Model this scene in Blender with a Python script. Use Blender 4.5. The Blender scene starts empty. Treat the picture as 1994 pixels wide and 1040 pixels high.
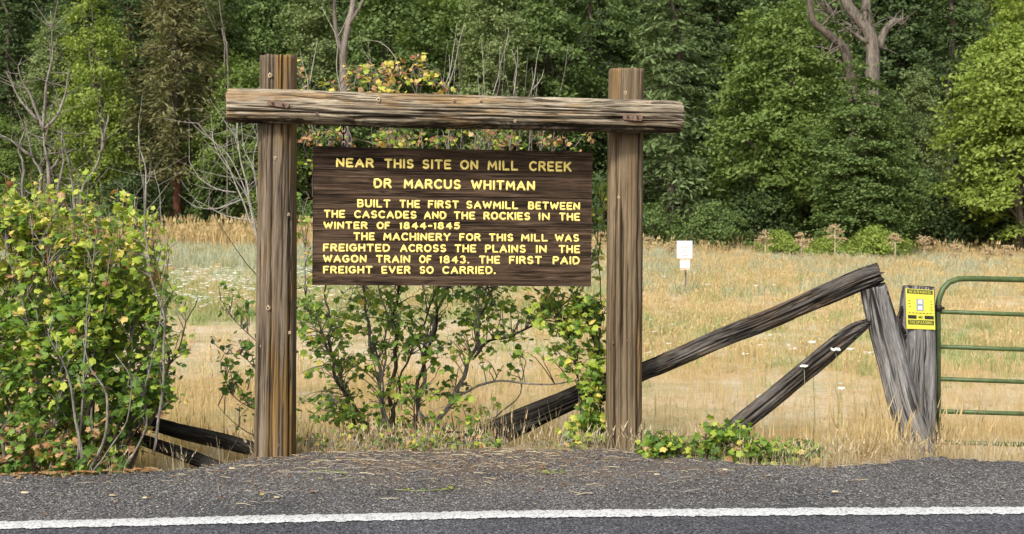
import bpy, math, random
import numpy as np
from mathutils import Vector, noise

# ------------------------------------------------------------------ camera, world, sun
scene = bpy.context.scene
COL = scene.collection
F, CX, HY, EYE = 2400.0, 997.0, 480.0, 1.7
cam_data = bpy.data.cameras.new('camera')
cam = bpy.data.objects.new('camera', cam_data)
COL.objects.link(cam)
cam.location = (0, 0, EYE)
cam.rotation_euler = (math.radians(90), 0, 0)
cam_data.sensor_width = 36.0
cam_data.lens = F / 1994.0 * 36.0
cam_data.shift_y = -(520.0 - HY) / 1994.0
cam_data.clip_start = 0.1
cam_data.clip_end = 2000.0
cam_data.dof.use_dof = True
cam_data.dof.focus_distance = 10.1
cam_data.dof.aperture_fstop = 4.4
scene.camera = cam

SUN_EL, SUN_AZ = math.radians(40), math.radians(208)     # azimuth clockwise from +Y: behind the camera, a little to the left
world = bpy.data.worlds.new('World')
scene.world = world
world.use_nodes = True
wn = world.node_tree
wn.nodes.clear()
sky = wn.nodes.new('ShaderNodeTexSky')
sky.sky_type = 'NISHITA'
sky.sun_disc = False
sky.sun_elevation = SUN_EL
sky.sun_rotation = SUN_AZ
sky.air_density = 1.3
sky.dust_density = 3.0
bg = wn.nodes.new('ShaderNodeBackground')
bg.inputs[1].default_value = 0.13
wo = wn.nodes.new('ShaderNodeOutputWorld')
hsv = wn.nodes.new('ShaderNodeHueSaturation')          # thin bright cloud: a paler sky than the clear one
hsv.inputs['Saturation'].default_value = 0.35
wn.links.new(sky.outputs[0], hsv.inputs['Color'])
wn.links.new(hsv.outputs[0], bg.inputs[0])
wn.links.new(bg.outputs[0], wo.inputs[0])

sun_data = bpy.data.lights.new('sun', 'SUN')
sun_data.energy = 2.8
sun_data.angle = math.radians(9)
sun_data.color = (1.0, 0.95, 0.86)
sun = bpy.data.objects.new('sun', sun_data)
COL.objects.link(sun)
sd = Vector((math.sin(SUN_AZ) * math.cos(SUN_EL), math.cos(SUN_AZ) * math.cos(SUN_EL), math.sin(SUN_EL)))
sun.rotation_euler = sd.to_track_quat('Z', 'Y').to_euler()
sun.location = sd * 60

scene.view_settings.view_transform = 'Standard'
scene.view_settings.look = 'None'
scene.view_settings.gamma = 1.0
scene.view_settings.exposure = 0.75
scene.view_settings.use_curve_mapping = False
scene.render.engine = 'CYCLES'
scene.cycles.max_bounces = 6
scene.cycles.transparent_max_bounces = 8

R = random.Random(7)
NR = np.random.default_rng(11)
PI = math.pi

# ------------------------------------------------------------------ geometry helpers
def at(px, py, Y):
    """the world point seen at photo pixel (px, py) at distance Y"""
    return Vector(((px - CX) / F * Y, Y, EYE - (py - HY) / F * Y))

def wloc(o):
    v = Vector((0, 0, 0))
    while o is not None:
        v += o.location
        o = o.parent
    return v

def link(name, me, parent=None, loc=None):
    o = bpy.data.objects.new(name, me)
    COL.objects.link(o)
    if parent is not None:
        o.parent = parent
    if loc is not None:
        o.location = loc
    return o

def np_mesh(name, V, faces, mats=(), midx=None, smooth=True, uv=None):
    """V (n,3); faces: (m,k) int array with constant k, or a list of such arrays"""
    V = np.asarray(V, dtype=np.float32).reshape(-1, 3)
    if isinstance(faces, np.ndarray):
        faces = [faces]
    faces = [np.asarray(f, dtype=np.int32) for f in faces if len(f)]
    me = bpy.data.meshes.new(name)
    me.vertices.add(len(V))
    me.vertices.foreach_set('co', V.ravel())
    loops = np.concatenate([f.ravel() for f in faces])
    sizes = np.concatenate([np.full(len(f), f.shape[1], dtype=np.int32) for f in faces])
    starts = np.concatenate([[0], np.cumsum(sizes)[:-1]]).astype(np.int32)
    me.loops.add(len(loops))
    me.loops.foreach_set('vertex_index', loops)
    me.polygons.add(len(sizes))
    me.polygons.foreach_set('loop_start', starts)
    me.polygons.foreach_set('loop_total', sizes)
    for m in mats:
        me.materials.append(m)
    if midx is not None:
        me.polygons.foreach_set('material_index', np.asarray(midx, dtype=np.int32))
    me.polygons.foreach_set('use_smooth', np.full(len(sizes), smooth, dtype=bool))
    if uv is not None:
        l = me.uv_layers.new(name='UVMap')
        l.data.foreach_set('uv', np.asarray(uv, dtype=np.float32)[loops].ravel())
    me.update(calc_edges=True)
    me.validate()
    return me

def mesh_obj(name, V, faces, mats, parent=None, midx=None, smooth=True, uv=None, origin=None):
    """mesh given in world coordinates; the object's origin sits at `origin` (or the parent's place)"""
    if not isinstance(mats, (list, tuple)):
        mats = [mats]
    V = np.asarray(V, dtype=np.float64).reshape(-1, 3)
    base = wloc(parent) if parent is not None else Vector((0, 0, 0))
    if origin is None:
        origin = base
    me = np_mesh(name, V - np.array(origin)[None, :], faces, mats, midx, smooth, uv)
    return link(name, me, parent, Vector(origin) - base)

def thing(name, label, cat, loc, group=None):
    o = bpy.data.objects.new(name, None)
    o.empty_display_size = 0.2
    COL.objects.link(o)
    o.location = loc
    tag(o, label, cat, group)
    return o

def tag(o, label, cat=None, group=None, kind=None):
    if label: o['label'] = label
    if cat: o['category'] = cat
    if group: o['group'] = group
    if kind: o['kind'] = kind
    return o

class MB:
    """collects polygons with uv"""
    def __init__(s):
        s.V = []; s.UV = []; s.q = []; s.t = []; s.qi = []; s.ti = []
    def add(s, V, q=None, t=None, uv=None, mi=0):
        b = len(s.V)
        s.V.extend([tuple(v) for v in V])
        s.UV.extend([tuple(u) for u in uv] if uv is not None else [(0, 0)] * len(V))
        if q is not None:
            s.q.extend([[b + i for i in f] for f in q]); s.qi.extend([mi] * len(q))
        if t is not None:
            s.t.extend([[b + i for i in f] for f in t]); s.ti.extend([mi] * len(t))
    def tube(s, P, rad, n=6, cap=True, mi=0, flat=None):
        P = [Vector(p) for p in P]
        if not isinstance(rad, (list, tuple)):
            rad = [rad] * len(P)
        V = []; UV = []
        L = 0
        up = None
        for i, p in enumerate(P):
            d = (P[min(i + 1, len(P) - 1)] - P[max(i - 1, 0)])
            if d.length < 1e-9: d = Vector((0, 0, 1))
            d.normalize()
            if up is None:
                up = Vector((0, 1, 0)) if abs(d.y) < 0.9 else Vector((1, 0, 0))
            a = (up - d * up.dot(d)).normalized()
            up = a
            b = d.cross(a)
            if i: L += (p - P[i - 1]).length
            for k in range(n):
                th = 2 * PI * k / n
                V.append(p + (a * math.cos(th) + b * math.sin(th)) * rad[i])
                UV.append((th * rad[0], L))
        q = []
        for i in range(len(P) - 1):
            for k in range(n):
                q.append([i * n + k, i * n + (k + 1) % n, (i + 1) * n + (k + 1) % n, (i + 1) * n + k])
        t = []
        if cap:
            V.append(P[0]); UV.append((0, 0)); V.append(P[-1]); UV.append((0, L))
            c0, c1 = len(V) - 2, len(V) - 1
            for k in range(n):
                t.append([c0, (k + 1) % n, k])
                t.append([c1, (len(P) - 1) * n + k, (len(P) - 1) * n + (k + 1) % n])
        s.add(V, q, t, UV, mi)
    def box(s, c, h, ax=None, mi=0):
        c = Vector(c)
        ax = ax or (Vector((1, 0, 0)), Vector((0, 1, 0)), Vector((0, 0, 1)))
        V = []; UV = []
        for i in (-1, 1):
            for j in (-1, 1):
                for k in (-1, 1):
                    V.append(c + ax[0] * (i * h[0]) + ax[1] * (j * h[1]) + ax[2] * (k * h[2]))
                    UV.append((k * h[2], i * h[0]))
        s.add(V, [[0, 1, 3, 2], [4, 6, 7, 5], [0, 4, 5, 1], [2, 3, 7, 6], [0, 2, 6, 4], [1, 5, 7, 3]], None, UV, mi)
    def obj(s, name, mats, parent=None, smooth=True, origin=None):
        fs = []; mi = []
        if s.q: fs.append(np.array(s.q)); mi += s.qi
        if s.t: fs.append(np.array(s.t)); mi += s.ti
        return mesh_obj(name, np.array([tuple(v) for v in s.V]), fs, mats, parent, mi, smooth, np.array(s.UV), origin)

def spline(pts, step):
    """Catmull-Rom through rows (x,y,z,r...), resampled about every `step`"""
    P = np.array(pts, dtype=float)
    P = np.vstack([2 * P[0] - P[1], P, 2 * P[-1] - P[-2]])
    out = []
    for i in range(1, len(P) - 2):
        L = np.linalg.norm(P[i + 1, :3] - P[i, :3])
        n = max(1, int(math.ceil(L / step)))
        for k in range(n):
            t = k / n
            out.append(0.5 * ((2 * P[i]) + (-P[i - 1] + P[i + 1]) * t + (2 * P[i - 1] - 5 * P[i] + 4 * P[i + 1] - P[i + 2]) * t * t
                              + (-P[i - 1] + 3 * P[i] - 3 * P[i + 1] + P[i + 2]) * t ** 3))
    out.append(P[-2])
    return np.array(out)

def vnoise(x, y, seed=0):
    """2-D value noise, numpy, about -1..1"""
    xi = np.floor(x).astype(np.int64); yi = np.floor(y).astype(np.int64)
    xf = x - xi; yf = y - yi
    def h(a, b):
        n = (a * 374761393 + b * 668265263 + seed * 974711) & 0x7fffffff
        n = ((n ^ (n >> 13)) * 1274126177) & 0x7fffffff
        return ((n ^ (n >> 16)) & 0xffff) / 32767.5 - 1
    u = xf * xf * (3 - 2 * xf); v = yf * yf * (3 - 2 * yf)
    return (h(xi, yi) * (1 - u) + h(xi + 1, yi) * u) * (1 - v) + (h(xi, yi + 1) * (1 - u) + h(xi + 1, yi + 1) * u) * v

# ------------------------------------------------------------------ materials
def new_mat(name):
    m = bpy.data.materials.new(name)
    m.use_nodes = True
    nt = m.node_tree
    nt.nodes.clear()
    return m, nt

def N(nt, typ, ins=None, **props):
    n = nt.nodes.new(typ)
    for k, v in props.items():
        setattr(n, k, v)
    for k, v in (ins or {}).items():
        if isinstance(v, bpy.types.NodeSocket):
            nt.links.new(v, n.inputs[k])
        else:
            n.inputs[k].default_value = v
    return n

def ramp(nt, fac, stops, interp='LINEAR'):
    n = nt.nodes.new('ShaderNodeValToRGB')
    n.color_ramp.interpolation = interp
    els = n.color_ramp.elements
    while len(els) < len(stops): els.new(0.5)
    for e, (p, c) in zip(els, stops):
        e.position = p
        e.color = (c[0], c[1], c[2], 1) if isinstance(c, (tuple, list)) else (c, c, c, 1)
    nt.links.new(fac, n.inputs[0])
    return n.outputs[0]

def mixc(nt, fac, a, b, mode='MIX'):
    n = nt.nodes.new('ShaderNodeMix')
    n.data_type = 'RGBA'; n.blend_type = mode
    for idx, v in ((0, fac), (6, a), (7, b)):
        if isinstance(v, bpy.types.NodeSocket): nt.links.new(v, n.inputs[idx])
        elif isinstance(v, (tuple, list)): n.inputs[idx].default_value = (v[0], v[1], v[2], 1)
        else: n.inputs[idx].default_value = v
    return n.outputs[2]

def math_(nt, op, a, b=0.0, clamp=False):
    n = nt.nodes.new('ShaderNodeMath'); n.operation = op; n.use_clamp = clamp
    for i, v in ((0, a), (1, b)):
        if isinstance(v, bpy.types.NodeSocket): nt.links.new(v, n.inputs[i])
        else: n.inputs[i].default_value = v
    return n.outputs[0]

def noise_tex(nt, vec, scale, detail=4, rough=0.55, dist=0.0):
    n = N(nt, 'ShaderNodeTexNoise', {'Vector': vec, 'Scale': scale, 'Detail': detail, 'Roughness': rough, 'Distortion': dist})
    return n.outputs['Fac']

def finish(nt, col, rough=0.85, spec=0.25, bump=None, strength=0.3, dist=0.01, metallic=0.0):
    b = N(nt, 'ShaderNodeBsdfPrincipled', {'Roughness': rough, 'Specular IOR Level': spec, 'Metallic': metallic})
    if isinstance(col, bpy.types.NodeSocket): nt.links.new(col, b.inputs['Base Color'])
    else: b.inputs['Base Color'].default_value = (col[0], col[1], col[2], 1)
    if bump is not None:
        bn = N(nt, 'ShaderNodeBump', {'Height': bump, 'Strength': strength, 'Distance': dist})
        nt.links.new(bn.outputs[0], b.inputs['Normal'])
    o = nt.nodes.new('ShaderNodeOutputMaterial')
    nt.links.new(b.outputs[0], o.inputs[0])
    return b

def wood_mat(name, c_dark, c_mid, c_light, stain, stain_amt=0.45, su=28.0, sv=1.2, crack=0.5, bump=0.5, stain_scale=1.0, rot=None):
    """weathered wood; grain runs along uv.y (metres), uv.x goes across it"""
    m, nt = new_mat(name)
    uv = N(nt, 'ShaderNodeUVMap').outputs[0]
    def mp(sx, sy, off=0.0):
        return N(nt, 'ShaderNodeMapping', {'Vector': uv, 'Scale': (sx, sy, 1), 'Location': (off, off * .7, off * 1.3)}).outputs[0]
    micro = noise_tex(nt, mp(su * 8, sv * 6), 1.0, 4, 0.7, 0.0)
    fine = noise_tex(nt, mp(su * 4.2, sv * 1.1, 5.5), 1.0, 5, 0.7, 0.15)
    mid = noise_tex(nt, mp(su, sv * .8, 3.1), 1.0, 6, 0.7, 0.25)
    broad = noise_tex(nt, mp(su * 0.22, sv * 0.6, 8.7), 1.0, 3, 0.5, 0.3)
    col = ramp(nt, mid, [(0.28, c_dark), (0.5, c_mid), (0.72, c_light)])
    col = mixc(nt, 1.0, col, ramp(nt, fine, [(0.32, (0.46, 0.43, 0.40)), (0.45, (0.90, 0.89, 0.88)), (0.68, (1.24, 1.23, 1.22))]), 'MULTIPLY')
    col = mixc(nt, 1.0, col, ramp(nt, micro, [(0.3, (0.55, 0.54, 0.53)), (0.7, (1.38, 1.38, 1.38))]), 'MULTIPLY')
    sf = ramp(nt, noise_tex(nt, mp(su * 0.4 * stain_scale, sv * 0.7 * stain_scale, 15.0), 1.0, 5, 0.65, 0.4), [(0.50, 0.0), (0.60, 1.0)])
    col = mixc(nt, math_(nt, 'MULTIPLY', sf, stain_amt), col, mixc(nt, 1.0, stain, ramp(nt, fine, [(0.35, 0.5), (0.65, 1.35)]), 'MULTIPLY'))
    col = mixc(nt, 1.0, col, ramp(nt, broad, [(0.3, (0.70, 0.69, 0.68)), (0.7, (1.18, 1.16, 1.13))]), 'MULTIPLY')
    crm = None
    for (fx, fy, off, w) in ((0.7, 0.16, 22.0, 0.018), (1.9, 0.5, 41.0, 0.030)):
        cr = noise_tex(nt, mp(su * fx, sv * fy, off), 1.0, 3, 0.5, 0.2)
        crd = math_(nt, 'ABSOLUTE', math_(nt, 'SUBTRACT', cr, 0.5))
        c1 = ramp(nt, crd, [(0.0, 1.0), (w * .4, 0.85), (w, 0.0)])
        gate_ = ramp(nt, noise_tex(nt, mp(su * 0.3, sv * 1.1, off + 9), 1.0, 2, 0.5), [(0.45, 0.0), (0.54, 1.0)])
        c1 = math_(nt, 'MULTIPLY', c1, gate_)
        crm = c1 if crm is None else math_(nt, 'MAXIMUM', crm, c1)
    crm = math_(nt, 'MULTIPLY', crm, crack)
    col = mixc(nt, crm, col, (c_dark[0] * .2, c_dark[1] * .18, c_dark[2] * .16))
    if rot:      # near-black ragged streaks along one side of the log
        u0, u1 = rot
        u = N(nt, 'ShaderNodeSeparateXYZ', {0: uv}).outputs[0]
        side = ramp(nt, math_(nt, 'MULTIPLY', math_(nt, 'SUBTRACT', u, u0), 1 / (u1 - u0)), [(0.0, 0.0), (0.22, 0.8), (0.8, 0.85), (1.0, 0.0)])
        rn = noise_tex(nt, mp(su * .5, sv * 1.5, 51.0), 1.0, 5, 0.7, 0.6)
        rm = ramp(nt, math_(nt, 'ADD', rn, math_(nt, 'MULTIPLY', side, 0.24)), [(0.60, 0.0), (0.72, 0.92)])
        rm = math_(nt, 'MULTIPLY', rm, ramp(nt, side, [(0.0, 0.0), (0.2, 1.0)]))
        col = mixc(nt, rm, col, (0.022, 0.015, 0.010))
    at_ = N(nt, 'ShaderNodeAttribute', attribute_name='split')      # wood colour darkened inside the splits, standing in for shade
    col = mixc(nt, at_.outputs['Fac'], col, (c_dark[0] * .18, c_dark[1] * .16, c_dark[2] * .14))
    h = math_(nt, 'SUBTRACT', math_(nt, 'ADD', math_(nt, 'MULTIPLY', fine, 1.0), mid), math_(nt, 'MULTIPLY', crm, 1.2))
    finish(nt, col, 0.88, 0.15, h, bump, 0.010)
    return m

def leaf_mat(name, stops, trans=0.35, rough=0.5, spec=0.35, patch=0.25):
    m, nt = new_mat(name)
    geo = N(nt, 'ShaderNodeNewGeometry')
    oi = N(nt, 'ShaderNodeObjectInfo')
    r = math_(nt, 'FRACT', math_(nt, 'ADD', geo.outputs['Random Per Island'], oi.outputs['Random']))
    # neighbouring leaves share some of their tone
    tc = N(nt, 'ShaderNodeTexCoord')
    pn = noise_tex(nt, tc.outputs['Object'], 1.1, 2, 0.5)
    f = math_(nt, 'ADD', math_(nt, 'MULTIPLY', r, 1 - patch), math_(nt, 'MULTIPLY', pn, patch), True)
    col = ramp(nt, f, stops)
    b = N(nt, 'ShaderNodeBsdfPrincipled', {'Base Color': col, 'Roughness': rough, 'Specular IOR Level': spec})
    tl = N(nt, 'ShaderNodeBsdfTranslucent', {'Color': mixc(nt, 1.0, col, (1.15, 1.2, 0.6), 'MULTIPLY')})
    mx = N(nt, 'ShaderNodeMixShader', {0: trans, 1: b.outputs[0], 2: tl.outputs[0]})
    o = nt.nodes.new('ShaderNodeOutputMaterial')
    nt.links.new(mx.outputs[0], o.inputs[0])
    return m

def plain(name, col, rough=0.7, spec=0.3, var=0.25, scale=6.0, metallic=0.0, bumps=0.2):
    m, nt = new_mat(name)
    tc = N(nt, 'ShaderNodeTexCoord')
    n = noise_tex(nt, tc.outputs['Object'], scale, 5, 0.6)
    c = mixc(nt, 1.0, col, ramp(nt, n, [(0.3, 1 - var), (0.7, 1 + var)]), 'MULTIPLY')
    finish(nt, c, rough, spec, n, bumps, 0.01, metallic)
    return m

M = {}
M['post'] = wood_mat('post_wood', (0.095, 0.070, 0.047), (0.158, 0.124, 0.088), (0.235, 0.196, 0.150), (0.20, 0.118, 0.035), 0.85, 19, 0.85, 0.9, 0.6, 0.9)
M['post2'] = wood_mat('post_wood_tan', (0.115, 0.083, 0.050), (0.172, 0.130, 0.082), (0.235, 0.190, 0.130), (0.20, 0.115, 0.04), 0.7, 15, 0.5, 0.7, 0.5, 1.0)
M['beam'] = wood_mat('beam_wood', (0.17, 0.136, 0.096), (0.30, 0.258, 0.195), (0.43, 0.385, 0.305), (0.25, 0.145, 0.055), 0.6, 21, 2.0, 0.95, 0.8, 1.2, (16.1 + 0.51, 16.1 + 0.70))
M['board'] = wood_mat('board_stain', (0.034, 0.021, 0.013), (0.078, 0.050, 0.032), (0.165, 0.118, 0.082), (0.018, 0.012, 0.009), 0.55, 34, 1.5, 0.95, 0.7, 1.5)
M['grey_log'] = wood_mat('grey_log_wood', (0.040, 0.036, 0.034), (0.082, 0.075, 0.070), (0.20, 0.188, 0.176), (0.12, 0.07, 0.025), 0.45, 22, 2.6, 1.0, 1.0, 0.9)
M['dark_log'] = wood_mat('dark_log_wood', (0.010, 0.009, 0.008), (0.024, 0.021, 0.019), (0.085, 0.078, 0.07), (0.04, 0.036, 0.018), 0.3, 24, 2.6, 1.0, 1.0, 1.2)
M['grey_post'] = wood_mat('grey_post_wood', (0.10, 0.098, 0.10), (0.185, 0.182, 0.184), (0.32, 0.32, 0.325), (0.13, 0.10, 0.07), 0.35, 16, 1.6, 1.0, 0.9, 1.0)
M['knot'] = plain('knot_wood', (0.36, 0.27, 0.18), 0.8, 0.2, 0.3, 40)
M['knot_dark'] = plain('knot_heart', (0.05, 0.03, 0.02), 0.9, 0.1, 0.3, 40)
M['rust'] = plain('rusty_steel', (0.16, 0.10, 0.07), 0.7, 0.4, 0.5, 60, 0.3)
M['rust_dark'] = plain('dark_iron', (0.04, 0.03, 0.026), 0.6, 0.4, 0.4, 60, 0.5)
M['letters'] = plain('yellow_letter_paint', (0.80, 0.63, 0.18), 0.6, 0.3, 0.14, 45)

# bark
def bark(name, a, b, scale=9.0):
    m, nt = new_mat(name)
    tc = N(nt, 'ShaderNodeTexCoord')
    mp = N(nt, 'ShaderNodeMapping', {'Vector': tc.outputs['Object'], 'Scale': (1, 1, 0.25)}).outputs[0]
    n = noise_tex(nt, mp, scale, 6, 0.7, 0.5)
    finish(nt, ramp(nt, n, [(0.35, a), (0.65, b)]), 0.9, 0.15, n, 0.8, 0.05)
    return m
M['bark'] = bark('brown_bark', (0.045, 0.034, 0.028), (0.13, 0.105, 0.085))
M['bark_red'] = bark('red_pine_bark', (0.10, 0.04, 0.025), (0.26, 0.115, 0.07))
M['bark_grey'] = bark('pale_dead_bark', (0.05, 0.041, 0.034), (0.20, 0.172, 0.142), 7)
M['bark_snag'] = bark('grey_brown_dead_bark', (0.09, 0.07, 0.06), (0.24, 0.20, 0.175), 5)
M['stem'] = bark('grey_stem_bark', (0.10, 0.085, 0.07), (0.30, 0.27, 0.235), 25)
M['stem_dark'] = bark('dark_stem_bark', (0.035, 0.026, 0.02), (0.11, 0.085, 0.065), 25)
M['stem_pale'] = bark('pale_twig_bark', (0.22, 0.195, 0.17), (0.40, 0.375, 0.33), 25)

# leaves
M['lf_green'] = leaf_mat('leaf_green', [(0, (0.10, 0.19, 0.03)), (0.5, (0.17, 0.285, 0.045)), (1, (0.27, 0.38, 0.07))], 0.5)
M['lf_deep'] = leaf_mat('leaf_deep_green', [(0, (0.045, 0.105, 0.018)), (0.6, (0.085, 0.17, 0.028)), (1, (0.14, 0.23, 0.04))], 0.45)
M['lf_lime'] = leaf_mat('leaf_lime', [(0, (0.21, 0.30, 0.035)), (0.6, (0.33, 0.40, 0.05)), (1, (0.47, 0.48, 0.08))])
M['lf_yellow'] = leaf_mat('leaf_yellow', [(0, (0.50, 0.44, 0.07)), (0.6, (0.62, 0.50, 0.12)), (1, (0.6, 0.40, 0.16))])
M['lf_rust'] = leaf_mat('leaf_rust', [(0, (0.22, 0.07, 0.03)), (0.5, (0.40, 0.22, 0.10)), (1, (0.55, 0.40, 0.23))])
def tree_leaf(name, a, b, c, trans=0.3):
    return leaf_mat(name, [(0, a), (0.5, b), (1, c)], trans, 0.6, 0.25, 0.45)
M['t_green'] = tree_leaf('tree_leaf_green', (0.05, 0.082, 0.025), (0.105, 0.158, 0.045), (0.20, 0.265, 0.08))
M['t_bright'] = tree_leaf('tree_leaf_bright', (0.07, 0.112, 0.026), (0.13, 0.188, 0.044), (0.225, 0.29, 0.075), 0.35)
M['t_lime'] = tree_leaf('tree_leaf_lime', (0.13, 0.185, 0.035), (0.23, 0.30, 0.058), (0.36, 0.42, 0.11), 0.4)
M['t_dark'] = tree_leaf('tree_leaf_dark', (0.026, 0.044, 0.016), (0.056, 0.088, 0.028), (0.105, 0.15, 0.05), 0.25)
M['t_fir'] = tree_leaf('fir_needle', (0.06, 0.09, 0.035), (0.12, 0.17, 0.062), (0.22, 0.29, 0.12), 0.25)
M['t_olive'] = tree_leaf('pine_needle_olive', (0.085, 0.09, 0.036), (0.155, 0.155, 0.065), (0.31, 0.265, 0.13), 0.25)
M['t_grey'] = tree_leaf('grey_green_leaf', (0.085, 0.12, 0.045), (0.16, 0.205, 0.075), (0.27, 0.31, 0.13), 0.3)

# grasses
def grass_mat(name, a, b, c, trans=0.3):
    return leaf_mat(name, [(0, a), (0.5, b), (1, c)], trans, 0.8, 0.15, 0.5)
M['g_gold'] = grass_mat('dry_gold_grass', (0.35, 0.25, 0.12), (0.49, 0.37, 0.19), (0.65, 0.52, 0.31))
M['g_green'] = grass_mat('pale_green_grass', (0.17, 0.21, 0.08), (0.29, 0.33, 0.14), (0.42, 0.43, 0.22))
M['g_blue'] = grass_mat('blue_grey_weed', (0.24, 0.26, 0.18), (0.36, 0.375, 0.27), (0.50, 0.48, 0.36))
M['g_brown'] = grass_mat('brown_seed_grass', (0.20, 0.12, 0.06), (0.33, 0.22, 0.12), (0.48, 0.36, 0.21))
M['g_straw'] = grass_mat('straw', (0.30, 0.23, 0.14), (0.46, 0.38, 0.26), (0.66, 0.58, 0.43))
M['flower'] = plain('white_flower', (0.80, 0.80, 0.74), 0.8, 0.1, 0.08, 30)
M['weedhead'] = plain('dry_seed_head', (0.36, 0.27, 0.155), 0.9, 0.1, 0.3, 30)

# ------------------------------------------------------------------ the ground
YE_X = [-8, -6, -4.15, -3.0, -2.35, -2.05, -1.7, -1.0, 0.0, 0.6, 0.95, 1.3, 1.7, 2.1, 2.5, 2.8, 3.1, 3.5, 4.2, 8]
YE_Y = [8.8, 8.9, 9.03, 9.25, 9.45, 9.85, 10.05, 10.15, 10.2, 10.25, 10.22, 9.95, 9.7, 9.55, 9.5, 9.65, 9.85, 9.9, 9.75, 9.7]
def ye(X):
    return np.interp(X, YE_X, YE_Y) + 0.025 * vnoise(X * 5, X * 0, 3)
FY = [8, 11, 12, 16, 20, 30, 45, 60, 75, 90, 110, 150, 240, 700]
FZ = [-.40, -.42, -.42, -.3, -.1, .5, 1.2, 1.85, 3.2, 7.0, 14, 30, 55, 80]
def gz(X, Y):
    X = np.asarray(X, float); Y = np.asarray(Y, float)
    f = np.interp(Y, FY, FZ) - 0.55 * np.clip(X / 22, -0.25, 1) * np.clip((Y - 25) / 35, 0, 1)
    f = f + 0.05 * vnoise(X * .5, Y * .5, 5) * np.clip((Y - 11) / 5, 0, 1)
    t = np.clip((Y - ye(X)) / 0.8, 0, 1)
    s = t * t * (3 - 2 * t)
    flat = -0.03 - 0.02 * s
    return flat * (1 - s) + f * s

# field material: procedural colour bands of dry grass, bare dirt, green and blue-grey growth
def field_material():
    m, nt = new_mat('meadow_ground')
    tc = N(nt, 'ShaderNodeTexCoord')
    P = tc.outputs['Object']
    sep = N(nt, 'ShaderNodeSeparateXYZ', {0: P})
    x, y = sep.outputs[0], sep.outputs[1]
    w = noise_tex(nt, P, 0.35, 4, 0.6)
    yw = math_(nt, 'ADD', y, math_(nt, 'MULTIPLY', math_(nt, 'SUBTRACT', w, 0.5), 4.0))
    fx = math_(nt, 'MULTIPLY', math_(nt, 'ADD', x, 1.0), 0.5, True)
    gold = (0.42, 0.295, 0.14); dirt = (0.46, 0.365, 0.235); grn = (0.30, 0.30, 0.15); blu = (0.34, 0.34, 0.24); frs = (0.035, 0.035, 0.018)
    pos = math_(nt, 'MULTIPLY', yw, 1 / 80.0)
    def rp(stops):
        return ramp(nt, pos, [(p / 80.0, c) for p, c in stops])
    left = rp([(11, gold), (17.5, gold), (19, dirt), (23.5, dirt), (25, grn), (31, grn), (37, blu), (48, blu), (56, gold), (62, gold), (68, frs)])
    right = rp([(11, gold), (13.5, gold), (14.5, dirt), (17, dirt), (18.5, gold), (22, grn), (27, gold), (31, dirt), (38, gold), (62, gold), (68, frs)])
    col = mixc(nt, fx, left, right)
    n2 = noise_tex(nt, P, 2.2, 5, 0.65)
    col = mixc(nt, ramp(nt, n2, [(0.45, 0.0), (0.62, 0.55)]), col, (0.36, 0.25, 0.12))
    n3 = noise_tex(nt, P, 18, 4, 0.7)
    n4 = noise_tex(nt, P, 0.6, 5, 0.7)
    col = mixc(nt, ramp(nt, n4, [(0.50, 0.0), (0.58, 0.6)]), col, (0.27, 0.27, 0.14))
    n5 = noise_tex(nt, N(nt, 'ShaderNodeMapping', {'Vector': P, 'Location': (40, 9, 0)}).outputs[0], 0.9, 5, 0.7)
    col = mixc(nt, ramp(nt, n5, [(0.50, 0.0), (0.60, 0.7)]), col, (0.46, 0.40, 0.30))
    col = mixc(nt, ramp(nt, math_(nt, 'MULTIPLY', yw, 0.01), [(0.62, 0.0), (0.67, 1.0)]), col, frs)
    col = mixc(nt, 1.0, col, ramp(nt, n3, [(0.3, (0.72, 0.72, 0.72)), (0.7, (1.2, 1.2, 1.2))]), 'MULTIPLY')
    finish(nt, col, 0.95, 0.1, n3, 0.6, 0.04)
    return m
M['field'] = field_material()

xs = np.unique(np.concatenate([np.linspace(-300, -30, 40), np.linspace(-30, -8, 45), np.linspace(-8, 8, 180), np.linspace(8, 30, 45), np.linspace(30, 300, 40)]))
ys = np.unique(np.concatenate([np.linspace(-250, 8.5, 30), np.linspace(8.5, 12, 70), np.linspace(12, 30, 90), np.linspace(30, 80, 80), np.linspace(80, 700, 60)]))
GX, GY = np.meshgrid(xs, ys)
def grid_faces(nx, ny):
    i = np.arange(nx - 1)[None, :] + nx * np.arange(ny - 1)[:, None]
    i = i.ravel()
    return np.stack([i, i + 1, i + nx + 1, i + nx], 1)
g = mesh_obj('ground', np.stack([GX.ravel(), GY.ravel(), gz(GX, GY).ravel()], 1), grid_faces(len(xs), len(ys)), M['field'])
tag(g, None, kind='structure')

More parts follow.
